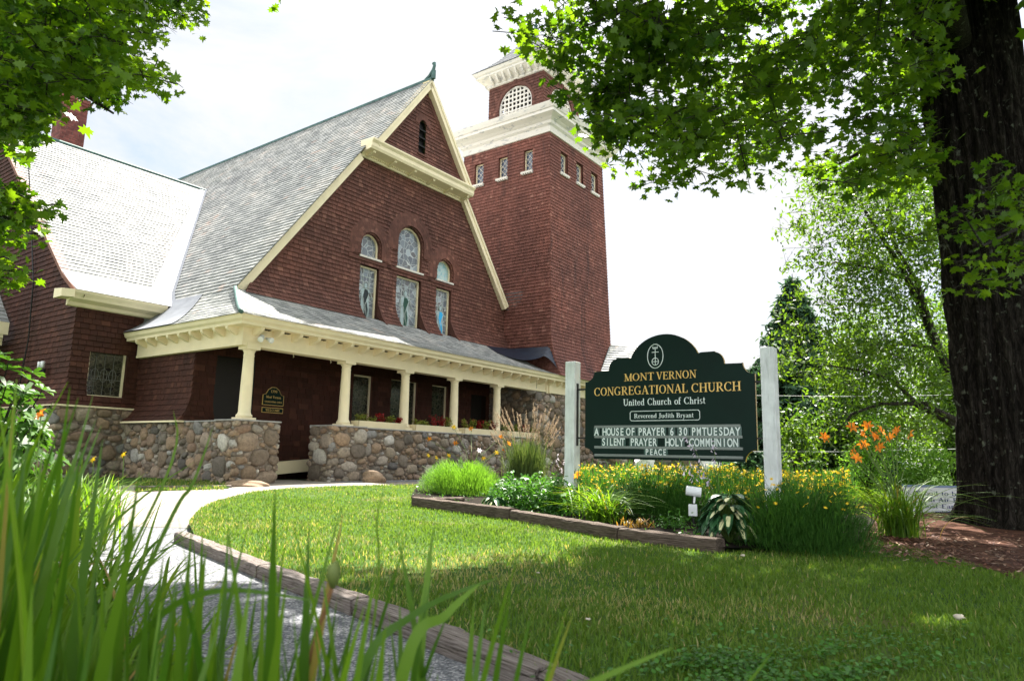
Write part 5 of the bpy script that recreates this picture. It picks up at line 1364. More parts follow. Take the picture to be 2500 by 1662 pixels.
# boughs hanging in front of the trunk on the right
cs = [atY(x, y, rr.uniform(6.2, 7.8)) for x, y in [(rr.uniform(2350, 2540), rr.uniform(400, 740)) for _ in range(26)]]+[atY(x, y, rr.uniform(7, 8.2)) for x, y in ((2200, 575), (2240, 590), (2270, 560), (2440, 690), (2480, 640))]
P, C1, T = sprays(cs, 13, .26, .25, 9)
leafobj('hanging_foliage', sub(P, b), .11, MAPLE, M_maple, mt_, .6, .4, 13, C1)
twigs('hanging_twigs', T, M_bark2, mt_, b, .006, [([(6.4, 9.0, 3.2), atY(2480, 560, 7.2), atY(2400, 600, 6.4), atY(2350, 520, 5.6)], [.03, .02, .012, .005]), ([(6.3, 9.3, 3.0), atY(2290, 560, 8.0), atY(2200, 585, 7.6)], [.02, .012, .005])])

# --- maple at the upper left
LB = (-8.2, 5.2, 0.0)
lt = tree('maple_tree', 'sunlit maple boughs hanging in from the upper left corner, dark inside', LB)
LPOLY = [(a*S_, b_*S_) for a, b_ in ((-60, -30), (448, -30), (440, 25), (385, 85), (330, 95), (300, 118), (345, 140), (385, 150), (375, 185), (325, 195), (290, 185), (235, 238), (205, 195), (140, 215), (105, 262), (60, 290), (-60, 320))]
cs = []
while len(cs) < 250:
    x, y = rr.uniform(-60, 470), rr.uniform(-30, 330)
    if not inpoly(x, y, LPOLY): continue
    if x > 250 and rr.random() < .62: continue
    cs.append(atY(x, y, rr.uniform(5.0, 8.5)))
for _ in range(170):
    x, y = rr.uniform(-60, 260), rr.uniform(-40, 250)
    if x+y*1.1 < 330: cs.append(atY(x, y, rr.uniform(7, 10)))
for x0, x1, y0, y1, n in ((-40, 80, 455, 545, 9), (-40, 40, 620, 690, 4), (-50, 20, 540, 600, 3)):
    cs += [atY(rr.uniform(x0, x1), rr.uniform(y0, y1), rr.uniform(5, 6)) for _ in range(n)]
P, C1, T = sprays(cs, 30, .24, .2, 15)
leafobj('crown', sub(P, LB), .098, MAPLE, M_maple2, lt, .55, .35, 23, C1)
cu_ = []  # unseen crown, extended to keep sky light off the wing
while len(cu_) < 620:
    x, y, z = rr.uniform(-6.5, 6), rr.uniform(-6, 7.5), rr.uniform(-5, 4)
    if x*x/38+y*y/50+z*z/24 > 1: continue
    p = np.array([-9.4+x, 6.0+y, 8.5+z])
    if open_sky(p): continue
    if p[1] > .5:
        px = 1250+p[0]/p[1]*F*1.0
        if px > -60 and (p[2]-CAMZ)/p[1] < .72: continue
    cu_.append(p)
k_0 = len(cu_)  # more unseen sprays added to darken the left boughs and wing
while len(cu_) < k_0+260:
    x, y, z = rr.uniform(-5.5, 5.5), rr.uniform(-5, 5.5), rr.uniform(-3.5, 3.5)
    if x*x/30+y*y/28+z*z/12 > 1: continue
    p = np.array([-6.6+x, 8.0+y, 10.2+z])
    if (p[2]-CAMZ-.9)/max(p[1], .1) < .76 or open_sky(p): continue
    cu_.append(p)
P2, C2, T2 = sprays(cu_, 30, .7, .3, 16)
leafobj('upper_shade_crown', sub(P2, LB), .25, MAPLE, M_maple2, lt, .5, .2, 24, C2)
twigs('limb', T, M_bark2, lt, LB, .006, [([(-8.0, 5.3, 4.5), (-6.8, 5.9, 5.0), (-5.6, 6.4, 4.9), (-4.6, 6.6, 4.5), (-4.1, 6.7, 4.2)], [.12, .08, .05, .03, .012]), ([(-8.1, 5.2, 5.5), (-7.0, 5.0, 6.6), (-6.0, 5.5, 7.4)], [.14, .1, .04]), ([(-7.9, 5.2, 2.8), (-6.6, 5.6, 3.1), (-5.2, 5.7, 2.9), (-4.3, 5.7, 2.85)], [.07, .04, .02, .01])])
V, Fq = trunkmesh(lambda z, th: .30+.1*np.exp(-z*3)-.012*z+0*th, 7.5, n=48, m_=50, seed=8, ridge=.03)
link('trunk', npmesh('trunk', V, Fq, M_bark, smooth=True), lt)

# --- leaning open tree behind on the right
OB = atY(2425, 1165, 15.5); OB[2] = .1
ot = tree('leaning_tree', 'thin leaning tree with open light green foliage behind the big trunk', OB)
L1 = [atY(x, y, 15.5) for x, y in ((2420, 1150), (2375, 1050), (2345, 975), (2318, 900), (2290, 850), (2245, 740), (2205, 660), (2160, 590), (2105, 505), (2060, 430))]
L2 = [atY(x, y, 15.3) for x, y in ((2290, 850), (2240, 690), (2190, 610), (2165, 520), (2175, 430))]
L3 = [atY(x, y, 15.0) for x, y in ((2380, 1070), (2300, 1020), (2240, 990), (2185, 930), (2110, 905), (2010, 890))]
L4 = [atY(x, y, 14.6) for x, y in ((2350, 1035), (2260, 985), (2150, 985), (2080, 1010), (2040, 1060))]
L5 = [atY(x, y, 15.2) for x, y in ((2290, 850), (2200, 840), (2100, 860), (2020, 870))]
L6 = [atY(x, y, 15.2) for x, y in ((2215, 680), (2130, 655), (2040, 640), (1985, 660))]
L7 = [atY(x, y, 15.4) for x, y in ((2240, 735), (2300, 640), (2310, 540))]
ex = [(L1, [.17, .15, .13, .115, .105, .08, .065, .05, .03, .012]), (L2, [.06, .05, .04, .03, .012]), (L3, [.09, .07, .05, .04, .03, .012]), (L4, [.07, .05, .035, .025, .01]), (L5, [.05, .035, .025, .01]), (L6, [.04, .03, .02, .008]), (L7, [.04, .03, .01])]
cs = []
def alongpx(pts, n, sp, dy=1.0):
    for _ in range(n):
        i = rr.randrange(len(pts)-1); t = rr.random(); p = np.array(pts[i])*(1-t)+np.array(pts[i+1])*t
        cs.append(p+np.array([rr.gauss(0, sp), rr.gauss(0, dy), rr.gauss(0, sp*.8)]))
alongpx(L1[4:], 66, .65); alongpx(L2[1:], 30, .6); alongpx(L3[1:], 34, .45); alongpx(L4[1:], 20, .4); alongpx(L5[1:], 26, .42); alongpx(L6, 16, .35); alongpx(L7, 16, .4)
for _ in range(120):
    cs.append(atY(rr.uniform(2000, 2330), rr.uniform(430, 760), rr.uniform(13.5, 17.5)))
for _ in range(70):
    cs.append(atY(rr.uniform(1955, 2330), rr.uniform(430, 620), rr.uniform(13.5, 17.5)))
for _ in range(60):
    cs.append(atY(rr.uniform(1900, 2340), rr.uniform(740, 950), rr.uniform(13.5, 16)))
P, C1, T = sprays(cs, 34, .42, .25, 31)
P_open = P
leafobj('crown', sub(P, OB), .12, OVAL, M_broad, ot, .7, .2, 33, C1)
twigs('branches', [(a, c+np.array([0, 0, rr.uniform(-.1, .5)])) for a, c in T], M_bark2, ot, OB, .0045, ex)

# --- spruce
def spruce(label, base, H, rad, seed, n=46):
    rs = np.random.RandomState(seed); t = tree('spruce_tree', label, base, group='spruces behind the sign')
    m = MB(); m.tube([(0, 0, 0), (0, 0, H*.6), (0, 0, H)], [.16, .08, .015], 8); m.build('trunk', M_bark2, t, smooth=True)
    P = []; D = []; m = MB(); lv_ = n
    for i in range(lv_):
        f = i/lv_; z = .4+(H-.45)*f; L_ = rad*(1-f)**.85*1.0+.12; k = 9 if f < .8 else 6
        for j in range(k):
            az = rs.uniform(0, 2*pi); l = L_*rs.uniform(.65, 1.15); tip = np.array([cos(az)*l, sin(az)*l, z-l*.30+.10*l]); st = np.array([0, 0, z+.05])
            m.tube([st, (st+tip)/2+np.array([0, 0, -.04*l]), tip], [.02*(1-f)+.008, .012, .003], 3, cap=False)
            q = max(10, int(l*95)); u = rs.uniform(.12, 1, q)**.8; w = (1-u)*.32*l+.05
            s = rs.uniform(-1, 1, q)*w; e = np.array([-sin(az), cos(az), 0])
            P.append(st+np.outer(u, tip-st)+np.outer(s, e)+np.c_[np.zeros(q), np.zeros(q), -np.abs(rs.normal(0, .05, q))-.02-.04*u*l])
    P = np.concatenate(P); leafobj('crown', P, .24, np.array([(0, -.13, 0), (.6, -.16, -.02), (1, 0, -.1), (.6, .16, -.02), (0, .13, 0)]), M_spruce, t, .6, .5, seed)
    m.build('branches', M_bark2, t); return t
p = atY(1955, 1150, 27.0); spruce('tall pointed dark spruce rising behind the right sign post', (p[0], p[1], .1), atY(1955, 675, 27.0)[2], 3.4, 41, 54)
p = atY(2050, 1160, 23.0); spruce('shorter dark spruce with low spreading boughs right of the sign post', (p[0], p[1], .1), atY(2050, 900, 23.0)[2], 2.3, 42, 26)
p = atY(1830, 1160, 24.0); spruce('low dark young spruce seen between the sign and its right post', (p[0], p[1], .1), atY(1830, 1085, 24.0)[2], 1.0, 43, 14)
# --- broadleaf trees and shrubs behind
def bush(name, label, base, H, W, n, mt, size, seed, trunkh=.0, lobes=9, cat='tree', group=None, tpl=OVAL):
    rs = np.random.RandomState(seed); t = tree(name, label, base, cat, group)
    P = []; C = []; m = MB()
    for i in range(lobes):
        az = rs.uniform(0, 2*pi); r = rs.uniform(0, .55)*W; c = np.array([cos(az)*r, sin(az)*r*.8, trunkh+(H-trunkh)*rs.uniform(.15, .85)]); lr = np.array([W*.42, W*.42, (H-trunkh)*.26])*rs.uniform(.7, 1.15)
        m.tube([(0, 0, 0.0), (c[0]*.3, c[1]*.3, c[2]*.5), c], [.03*W, .02*W, .006], 5)
        k = n//lobes; d = rs.normal(0, 1, (k, 3)); d /= np.linalg.norm(d, axis=1)[:, None]; q = c+d*lr*(rs.uniform(.55, 1.05, k)[:, None])
        # broken into tufts
        P.append(q); C.append(np.clip(.5+.5*np.sin(q[:, 0]*3+q[:, 2]*4+i), 0, 1))
    P = np.concatenate(P); C = np.concatenate(C); ok = P[:, 2] > .05
    leafobj('crown', P[ok], size, tpl, mt, t, .7, .2, seed, C[ok]); m.build('stems', M_bark2, t, smooth=True); return t
def atg(x, Y): p = atY(x, 1140, Y); return (p[0], p[1], gz(p[0], p[1])-.02)
bush('maple_sapling', 'bright green young tree just right of the white sign post', atg(1945, 20), 2.9, 1.1, 1500, M_broad, .14, 51, .3, group='young trees behind the bed')
bush('leafy_tree', 'mid green tree behind the orange daylilies', atg(2120, 21), 5.4, 2.3, 8000, M_broad, .15, 52, .5, 12, group='young trees behind the bed')
bush('leafy_tree', 'broad green tree beside the big trunk, behind the drooping branches', atg(2330, 24), 6.2, 3.0, 8000, M_broad, .17, 53, .4, 12, group='young trees behind the bed')
bush('bright_shrub', 'bright yellow green shrub above the small white yard sign', atg(2245, 14.5), 1.35, 1.1, 3000, M_feath, .085, 54, .0, 9, 'shrub')
bush('bright_shrub', 'yellow green shrub left of the orange daylily flowers', atg(2120, 15.5), 1.9, .9, 2200, M_feath, .085, 58, .0, 8, 'shrub')
bush('distant_tree', 'hazy treetop showing beyond the brick chimney', tuple(cw(-7.5, 24, -.7)), 13.2, 3.2, 2500, M_broad, .28, 55, 6, 9)
bush('distant_tree', 'dark tree mass at the far right behind the yard sign', atg(2380, 34), 9, 6, 7000, M_broad, .3, 56, 1, 12)
# far-off wood closing the view
P = []; rs = np.random.RandomState(77)
for i in range(90):
    x0 = rs.uniform(2, 75); y0 = rs.uniform(58, 75); h = rs.uniform(3.5, 7)
    k = 130; d = rs.normal(0, 1, (k, 3)); d /= np.linalg.norm(d, axis=1)[:, None]; P.append(np.array([x0, y0, h*.5])+d*np.array([2.4, 2, h*.5])*rs.uniform(.7, 1, (k, 1)))
P = np.concatenate(P); o = leafobj('far_wood', P, .55, OVAL, M_broad, None, .8, 0, 78); tag(o, 'band of distant woodland closing the view on the right', 'woodland', kind='stuff')

# --- rhododendron on the left
rb = (-4.75, 6.3, 0); rh = tree('rhododendron', 'glossy rhododendron bush at the left edge in front of the dark wall', rb, 'shrub')
V = []; Fa = []; rs = np.random.RandomState(61); P = []; m = MB(); off = 0; rn = []
for i in range(230):
    d = rs.normal(0, 1, 3); d /= np.linalg.norm(d); d[2] = abs(d[2])*.9; c = np.array([d[0]*.72, d[1]*.7, .5+d[2]*1.25])*rs.uniform(.75, 1.05)
    if i % 4 == 0: m.tube([(0, 0, 0), c*.5, c], [.02, .012, .005], 4)
    up = d+np.array([0, 0, .6]); up /= np.linalg.norm(up); a = np.cross(up, [0, 0, 1.]); a /= np.linalg.norm(a)+1e-9; b2 = np.cross(up, a)
    for j in range(8):
        an = 2*pi*j/8+rs.uniform(-.2, .2); dr = (a*cos(an)+b2*sin(an))+up*rs.uniform(.1, .6); dr /= np.linalg.norm(dr); sd2 = np.cross(dr, up); L_ = rs.uniform(.10, .15); W_ = .022
        V += [c, c+dr*L_*.4+sd2*W_, c+dr*L_*.8+sd2*W_*.9, c+dr*L_-up*.02, c+dr*L_*.8-sd2*W_*.9, c+dr*L_*.4-sd2*W_]; Fa.append(tuple(range(off, off+6))); off += 6; rn.append(rs.uniform(0, 1))
link('foliage', npmesh('foliage', V, Fa, M_rhodo, rn), rh); m.build('stems', M_bark2, rh)
# ------------------------------------------------------------------ grass on the lawn
def lawngrass():
    rs = np.random.RandomState(101); V = []; n_tot = 0; Fr = []
    P = []
    for y0, y1, dens in ((2.6, 4.2, 4200), (4.2, 6, 3000), (6, 8.5, 1900), (8.5, 12, 1100), (12, 16.9, 650)):
        A = (y1-y0)*20; n = int(A*dens); y = rs.uniform(y0, y1, n); x = rs.uniform(-6, 14, n)
        xl = np.interp(y, [a for a, b in LE], [b for a, b in LE])
        px = x/y*F
        ok = (x > xl+.0) & (px < 1800) & (x < 9+.5*y)
        P.append(np.c_[x, y][ok])
    P = np.concatenate(P)
    # leave the flower bed clear
    bl = np.array(BE); keep = np.ones(len(P), bool)
    for i, (x, y) in enumerate(P):
        if 5.5 < y < 14 and -2.5 < x < 8 and (inpoly(x, y, [tuple(q) for q in bl]) or inpoly(x, y, [tuple(q) for q in MU])): keep[i] = False
    P = P[keep]
    WP = [tuple(onZ(a_, b_, .05)[:2])+(c_,) for a_, b_, c_ in ((1090, 1395, 1.0), (760, 1330, .5), (1500, 1480, .45), (1250, 1350, .4), (900, 1270, .35), (1900, 1500, .35), (620, 1285, .45))]
    worn = np.zeros(len(P))
    for a_, b_, c_ in WP: worn = np.maximum(worn, c_*np.exp(-(((P[:, 0]-a_)/(.75*c_+.2))**2+((P[:, 1]-b_)/(.6*c_+.15))**2)*(1+.5*np.sin(P[:, 0]*7)*np.sin(P[:, 1]*9))))
    kp = rs.uniform(0, 1, len(P)) > worn*.6; P = P[kp]; worn = worn[kp]; n = len(P)
    z = np.array([gz(x, y) for x, y in P])+.05
    h = rs.uniform(.025, .06, n)*(1+.25*np.sin(P[:, 0]*3.1)*np.sin(P[:, 1]*2.3)); az = rs.uniform(0, 2*pi, n); ln = rs.uniform(.1, .9, n)*h; w = .0022+.00022*P[:, 1]
    w = w*rs.uniform(.8, 1.4, n)
    dx, dy = np.cos(az), np.sin(az); sx, sy = -dy, dx
    V = np.zeros((n, 5, 3)); B = np.c_[P, z]
    for k, (t, ww) in enumerate(((0, 1), (0, -1), (.55, -.8), (.55, .8), (1, 0))):
        V[:, k, 0] = B[:, 0]+dx*ln*t*t+sx*w*ww; V[:, k, 1] = B[:, 1]+dy*ln*t*t+sy*w*ww; V[:, k, 2] = B[:, 2]+h*t*(1-.15*t)
    o = np.arange(n)*5
    Fq = np.concatenate([np.c_[o, o+1, o+2, o+3], np.c_[o+3, o+2, o+4, o+4]])
    # quads then tips as their own triangles
    me = bpy.data.meshes.new('lawn_grass'); me.vertices.add(n*5); me.vertices.foreach_set('co', V.astype(np.float32).ravel())
    li = np.concatenate([np.c_[o, o+1, o+2, o+3].ravel(), np.c_[o+3, o+2, o+4].ravel()]).astype(np.int32)
    me.loops.add(n*7); me.loops.foreach_set('vertex_index', li); me.polygons.add(2*n)
    me.polygons.foreach_set('loop_start', np.concatenate([np.arange(n)*4, n*4+np.arange(n)*3]).astype(np.int32))
    me.materials.append(M_grass); me.update(calc_edges=True)
    dry = .5+.5*np.sin(P[:, 0]*1.7+1.3*np.sin(P[:, 1]*1.1)+.8)*np.sin(P[:, 1]*1.3+.9*np.sin(P[:, 0]*.9)+2.0)
    # worn straw coloured patch in the middle of the lawn and along the kerb
    dd = worn; xl = np.interp(P[:, 1], [a for a, b in LE], [b for a, b in LE])
    dd2 = np.exp(-((P[:, 0]-xl)/.22)**2)*.6; far = np.clip((P[:, 1]-8)/6, 0, 1)*.05
    val = np.clip(rs.uniform(0, .62, n)+dry*.12+far+(rs.uniform(0, 1, n) < dd*.8+dd2*.4+.02+.10*np.clip(dry-.6, 0, 1))*.5, 0, 1)
    a = me.attributes.new('rnd', 'FLOAT', 'FACE'); a.data.foreach_set('value', np.concatenate([val, val]).astype(np.float32))
    o = link('lawn_grass', me); tag(o, 'short mown grass of the front lawn with a few dry patches', 'grass', kind='stuff')
lawngrass()
# clover patch in the lower right of the lawn
rs = np.random.RandomState(5); P = []
for _ in range(5200):
    x, y = rs.normal(1850, 240), rs.normal(1625, 45)
    if y < 1700-(x-1450)*.17+60*np.sin(x*.01)-120*(x > 2000): 
        if rs.rand() > .25: continue
    if sin(x*.021+2*sin(y*.05))+sin(y*.09+x*.011) < rs.uniform(-1.4, .6): continue
    p = onZ(x, y, .07+CAMZ*0); P.append((p[0], p[1], .075+rs.uniform(0, .03)))
CLV = np.array([(0, 0, 0), (.5, .45, .05), (1, .2, .1), (1, -.2, .1), (.5, -.45, .05)])
o = leafobj('clover_patch', P, .020, CLV, M_leafy, None, .3, 0, 6); tag(o, 'low clover leaves mixed into the lawn at the lower right', 'clover', kind='stuff')
# side lawn blades
sp_ = []
for _ in range(1500):
    p = onZ(R.uniform(330, 555), R.uniform(1176, 1194), .12); sp_.append((p[0], p[1], gz(p[0], p[1])+.03, R.uniform(.04, .08), R.uniform(0, 6.28), .03, .1, .012))
o = bladeset('side_grass', sp_, M_grass, None, 3); tag(o, 'small sunlit grass patch in front of the left stone wall', 'grass', kind='stuff')

# ------------------------------------------------------------------ plants in the bed
def soil(px, py): p = onZ(px, py, .16); return (p[0], p[1], gz(p[0], p[1])+.09)
def mound(name, label, p, w, d, h, n, mt, ln=.11, wd_=.007, fl=0, fm=None, seed=1, kind=None, cat='plant', group=None, ang=0, fs=.022):
    t = tree(name, label, p, cat, group, kind); rs = random.Random(seed); S = []; ca, sa2 = cos(ang), sin(ang)
    for _ in range(n):
        a = rs.uniform(0, 2*pi); e = rs.uniform(.0, 1)**.7; r = rs.uniform(.45, 1.02)
        x, y, z = cos(a)*sqrt(max(0, 1-e*e*.86))*r*w, sin(a)*sqrt(max(0, 1-e*e*.86))*r*d, e*r*h*(1+.10*sin(a*5+2)+.06*sin(a*11))-.02
        S.append((x*ca-y*sa2, x*sa2+y*ca, max(.0, z-ln*.3), ln*rs.uniform(.6, 1.3), a+ang+rs.uniform(-.8, .8), ln*rs.uniform(.2, .9), .15, wd_))
    bladeset('foliage', S, mt, t, 3)
    m = MB()
    for _ in range(18):
        a = rs.uniform(0, 2*pi); q = rs.uniform(.2, .8); m.tube([(0, 0, 0), (cos(a)*w*q*.7, sin(a)*d*q*.7, h*.6), (cos(a)*w*q, sin(a)*d*q, h*.85)], [.006, .004, .003], 4)
    m.build('stems', M_stem, t)
    if fl:
        P = []
        for _ in range(fl):
            a = rs.uniform(0, 2*pi); e = rs.uniform(.55, 1); x, y = cos(a)*sqrt(1-e*e*.9)*w, sin(a)*sqrt(1-e*e*.9)*d
            P.append((x*ca-y*sa2, x*sa2+y*ca, e*h+rs.uniform(0, .07)))
        me_ = npmesh('flower', STAR*fs, [tuple(range(16))], fm, [.6])
        for q_ in P[:60]: f_ = link('flower', me_, t, q_); f_.rotation_euler = (rs.gauss(0, .5), rs.gauss(0, .5), rs.uniform(0, 6))
    return t
st = []
for i in range(16):
    a = 2*pi*i/16; r = 1 if i % 2 == 0 else .42; st.append((cos(a)*r, sin(a)*r, .12*(1 if i % 2 == 0 else 0)))
STAR = np.array(st)
bang = atan2(BT[2][1]-BT[0][1], BT[2][0]-BT[0][0])
mound('feathery_plant', 'bright lime green feathery mound at the left end of the flower bed', soil(1122, 1203), 1.08, .7, .58, 20000, M_feath, .08, .005, seed=2, ang=bang)
mound('feathery_plant', 'dark green feathery mound behind the white spotlight', soil(1600, 1255), .95, .55, .5, 15000, M_featd, .07, .005, seed=3, ang=bang)
mound('coreopsis', 'dark feathery coreopsis with a few yellow flowers right of the hosta', soil(1950, 1318), .72, .55, .56, 22000, M_featd, .06, .0045, 70, M_ye, 4, ang=bang)
# leafy low mass between mound and daylily
p = soil(1300, 1236); t = tree('leafy_perennial', 'low glossy leafy perennials in front of the left sign post', p, 'plant')
P = []
for _ in range(6000):
    a = R.uniform(0, 2*pi); e = R.random(); r = R.uniform(.5, 1); x, y = cos(a)*sqrt(1-e*e*.8)*r*.98, sin(a)*sqrt(1-e*e*.8)*r*.55
    P.append((x*cos(bang)-y*sin(bang), x*sin(bang)+y*cos(bang), e*r*.5*(1+.15*sin(a*4))))
leafobj('foliage', P, .075, OVAL, M_leafy, t, .6, .2, 71)
p = soil(1645, 1278); t = tree('young_perennial', 'small leafy green seedling just left of the spotlight stake', (p[0], p[1], p[2]), 'plant')
leafobj('foliage', [(R.gauss(0, .09), R.gauss(0, .07), abs(R.gauss(.06, .06))) for _ in range(420)], .045, OVAL, M_leafy, t, .6, .2, 72)
# low foliage filling the bed between the clumps
P = []
_px = [q[0] for q in BE]; _py = [q[1] for q in BE]
while len(P) < 7000:
    x, y = R.uniform(min(_px), max(_px)), R.uniform(min(_py), max(_py))
    if inpoly(x, y, [tuple(q) for q in BE]): P.append((x, y, gz(x, y)+.10+abs(R.gauss(0, .05))*(1+sin(x*5)*sin(y*4))))
o = leafobj('ground_cover', P, .05, OVAL, M_leafy, None, .6, .2, 79); tag(o, 'low mixed green leaves covering the soil of the flower bed', 'ground cover', kind='stuff')
# yellow flower band
BAND = []
for _ in range(2000):
    x = R.uniform(1405, 2080); y = 1138+62*R.random()**1.3+(0 if x < 1800 else 14)
    if x < 1560: Y = R.uniform(10.2, 11.2)
    else: Y = R.uniform(9.2, 10.6)-(x-1560)*.0012
    q = atY(x, y, Y); BAND.append((q[0], q[1], max(.3, q[2]+(R.random()-.5)*.09)))
BAND = np.array(BAND)
t = tree('flower_drift', 'drift of small yellow daisies across the bed below the big sign', (2.2, 10.2, .15), 'flowers', None, 'stuff'); b = np.array((2.2, 10.2, .15))
leafobj('yellow_flowers', BAND-b, .024, STAR, M_ye, t, .55, 0, 81)
S = [(q[0]-b[0]+R.gauss(0, .04), q[1]-b[1]+R.gauss(0, .05), max(0, q[2]-b[2]-R.uniform(.05, .28)), R.uniform(.1, .2), R.uniform(0, 6.28), R.uniform(.02, .1), .1, .008) for q in BAND for _ in range(5)]
bladeset('stems_and_leaves', S, M_leafy, t, 3)
# daylilies
def lily(parent, c, s, mt, az, seed):
    rs = random.Random(seed); V = []; Fq = []; rn = []
    n0 = np.array([cos(az), sin(az), .55]); n0 /= np.linalg.norm(n0); a = np.cross(n0, [0, 0, 1.]); a /= np.linalg.norm(a); b = np.cross(n0, a)
    for i in range(6):
        an = 2*pi*i/6+rs.uniform(-.12, .12); d = a*cos(an)+b*sin(an); e = np.cross(n0, d); o = len(V); w = .20 if i % 2 else .27
        for t_, ww, up in ((0, .05, -.35), (.35, w, .18), (.75, w*.85, .30), (1.05, .03, .12)):
            c2 = np.array(c)+(d*t_+n0*up)*s; V += [c2-e*ww*s, c2+e*ww*s]
        for k in range(3): Fq.append((o+2*k, o+2*k+1, o+2*k+3, o+2*k+2)); rn.append(rs.random())
    return link('flower', npmesh('flower', V, Fq, mt, rn, True), parent)
def daylily(label, p, nb, h, reach, flowers, mt=M_day, w=.016, seed=1, fmat=None, stemr=.005, buds=3, fsz=.058):
    t = tree('daylily', label, p, 'daylily', 'daylily clumps'); rs = random.Random(seed)
    S = [(rs.gauss(0, .11), rs.gauss(0, .09), 0, h*rs.uniform(.5, 1.2), rs.uniform(0, 2*pi), reach*rs.uniform(.2, 1.0), rs.uniform(.35, .75), w*rs.uniform(.7, 1.2)) for _ in range(nb)]
    bladeset('leaves', S, mt, t, 9, .5)
    if flowers:
        m = MB(); b = np.array(p)
        for i, (f, mm) in enumerate(flowers):
            f = np.array(f)-b; m.tube([(rs.gauss(0, .05), rs.gauss(0, .05), 0), (f[0]*.3, f[1]*.3, f[2]*.55), (f[0]*.85, f[1]*.85, f[2]*.9), f-np.array([0, 0, .02])], [stemr, stemr, stemr*.8, stemr*.6], 5)
            lily(t, f, fsz, mm, rs.uniform(0, 6.28), seed*50+i)
            for _ in range(buds):
                q = f+np.array([rs.uniform(-.07, .07), rs.uniform(-.07, .07), rs.uniform(-.07, .04)]); m.tube([f-np.array([0, 0, .06]), q, q+np.array([rs.uniform(-.02, .02), 0, .05])], [.003, .007, .003], 5)
        m.build('stems', M_stem, t)
    return t
p = soil(1470, 1262); daylily('arching dark green daylily clump in front of the sign, above the middle timber', p, 260, .68, .78, [(atY(1410, 1160, 8.6), M_or)], w=.014, seed=3)
p = soil(2195, 1292); Yd = p[1]
fl_ = [(x, y) for x, y in ((2012, 1068), (2080, 1043), (2118, 1040), (2105, 1060), (2135, 1065), (2150, 1052), (2175, 1068), (2190, 1052), (2225, 1062), (2108, 1086), (2150, 1092), (2090, 1118), (2085, 1100))]
daylily('tall daylily clump with orange flowers beside the mulch at the right', p, 300, .92, .95, [(atY(x, y, Yd+R.uniform(-.3, .5)), M_or) for x, y in fl_], w=.013, seed=4, stemr=.006, fsz=.07)
p = soil(1150, 1180); fl2 = [(1108, 1043, M_ye), (1150, 1047, M_or), (1222, 1066, M_or), (1048, 1072, M_or), (1112, 1082, M_or), (1242, 1083, M_or), (1228, 1098, M_or), (1045, 1112, M_ye), (1065, 1118, M_ye), (1180, 1120, M_ye), (1095, 1112, M_ye), (1170, 1100, M_pink), (1212, 1105, M_ye)]
daylily('mixed orange and yellow daylilies behind the lime feathery mound', p, 120, .65, .4, [(atY(x, y, p[1]+.7+R.uniform(-.3, .4)), mm) for x, y, mm in fl2], w=.013, seed=5, fsz=.075)
# pale flowers (spidery) among them, hosta scapes in front of the sign
def scape(label, foot, pts, mt, seed, nfl=12):
    t = tree('flower_spike', label, foot, 'flower', 'pale flower spikes in the bed'); b = np.array(foot); rs = random.Random(seed); m = MB(); P = []
    for q in pts:
        e = np.array(q)-b; m.tube([(0, 0, 0), (e[0]*.4, e[1]*.4, e[2]*.6), e], [.004, .003, .002], 4)
        for k in range(nfl):
            f = 1-.30*k/nfl; c = np.array([e[0]*.4, e[1]*.4, e[2]*.6])*(1-(f-.5)*2)+e*((f-.5)*2)
            P.append(c+np.array([rs.gauss(0, .012), rs.gauss(0, .012), -.01]))
    leafobj('blossoms', P, .05, np.array([(0, 0, 0), (.5, .14, .02), (1, .28, .05), (.9, 0, 0), (1, -.28, .05), (.5, -.14, .02)]), mt, t, .5, .9, seed); m.build('stems', M_stem, t); return t
f = soil(1770, 1290); scape('lilac hosta flower spikes rising in front of the lower lettering of the sign', (f[0], f[1]+.1, f[2]), [atY(1678, 1062, f[1]-.1), atY(1740, 1072, f[1]), atY(1690, 1125, f[1]+.1), atY(1665, 1130, f[1]+.2), atY(1720, 1145, f[1]+.2)], M_lilac, 3)
f = soil(1740, 1200); scape('white bell flowers below the bottom edge of the big sign', f, [atY(1715, 1118, f[1]), atY(1745, 1130, f[1]), atY(1690, 1135, f[1]), atY(1760, 1150, f[1]), atY(1650, 1150, f[1])], M_pink, 4, 9)
f = soil(1160, 1170); scape('pale spidery flowers between the daylilies and the reed grass', f, [atY(1130, 1072, f[1]), atY(1138, 1085, f[1]), atY(1125, 1095, f[1]), atY(1165, 1068, f[1]), atY(1205, 1070, f[1])], M_pink, 5, 10)
f = soil(1372, 1190); scape('pink and white flower stems against the foot of the left post', f, [atY(1362, 1105, f[1]), atY(1358, 1120, f[1]), atY(1378, 1118, f[1]), atY(1370, 1140, f[1])], M_pink, 6, 8)
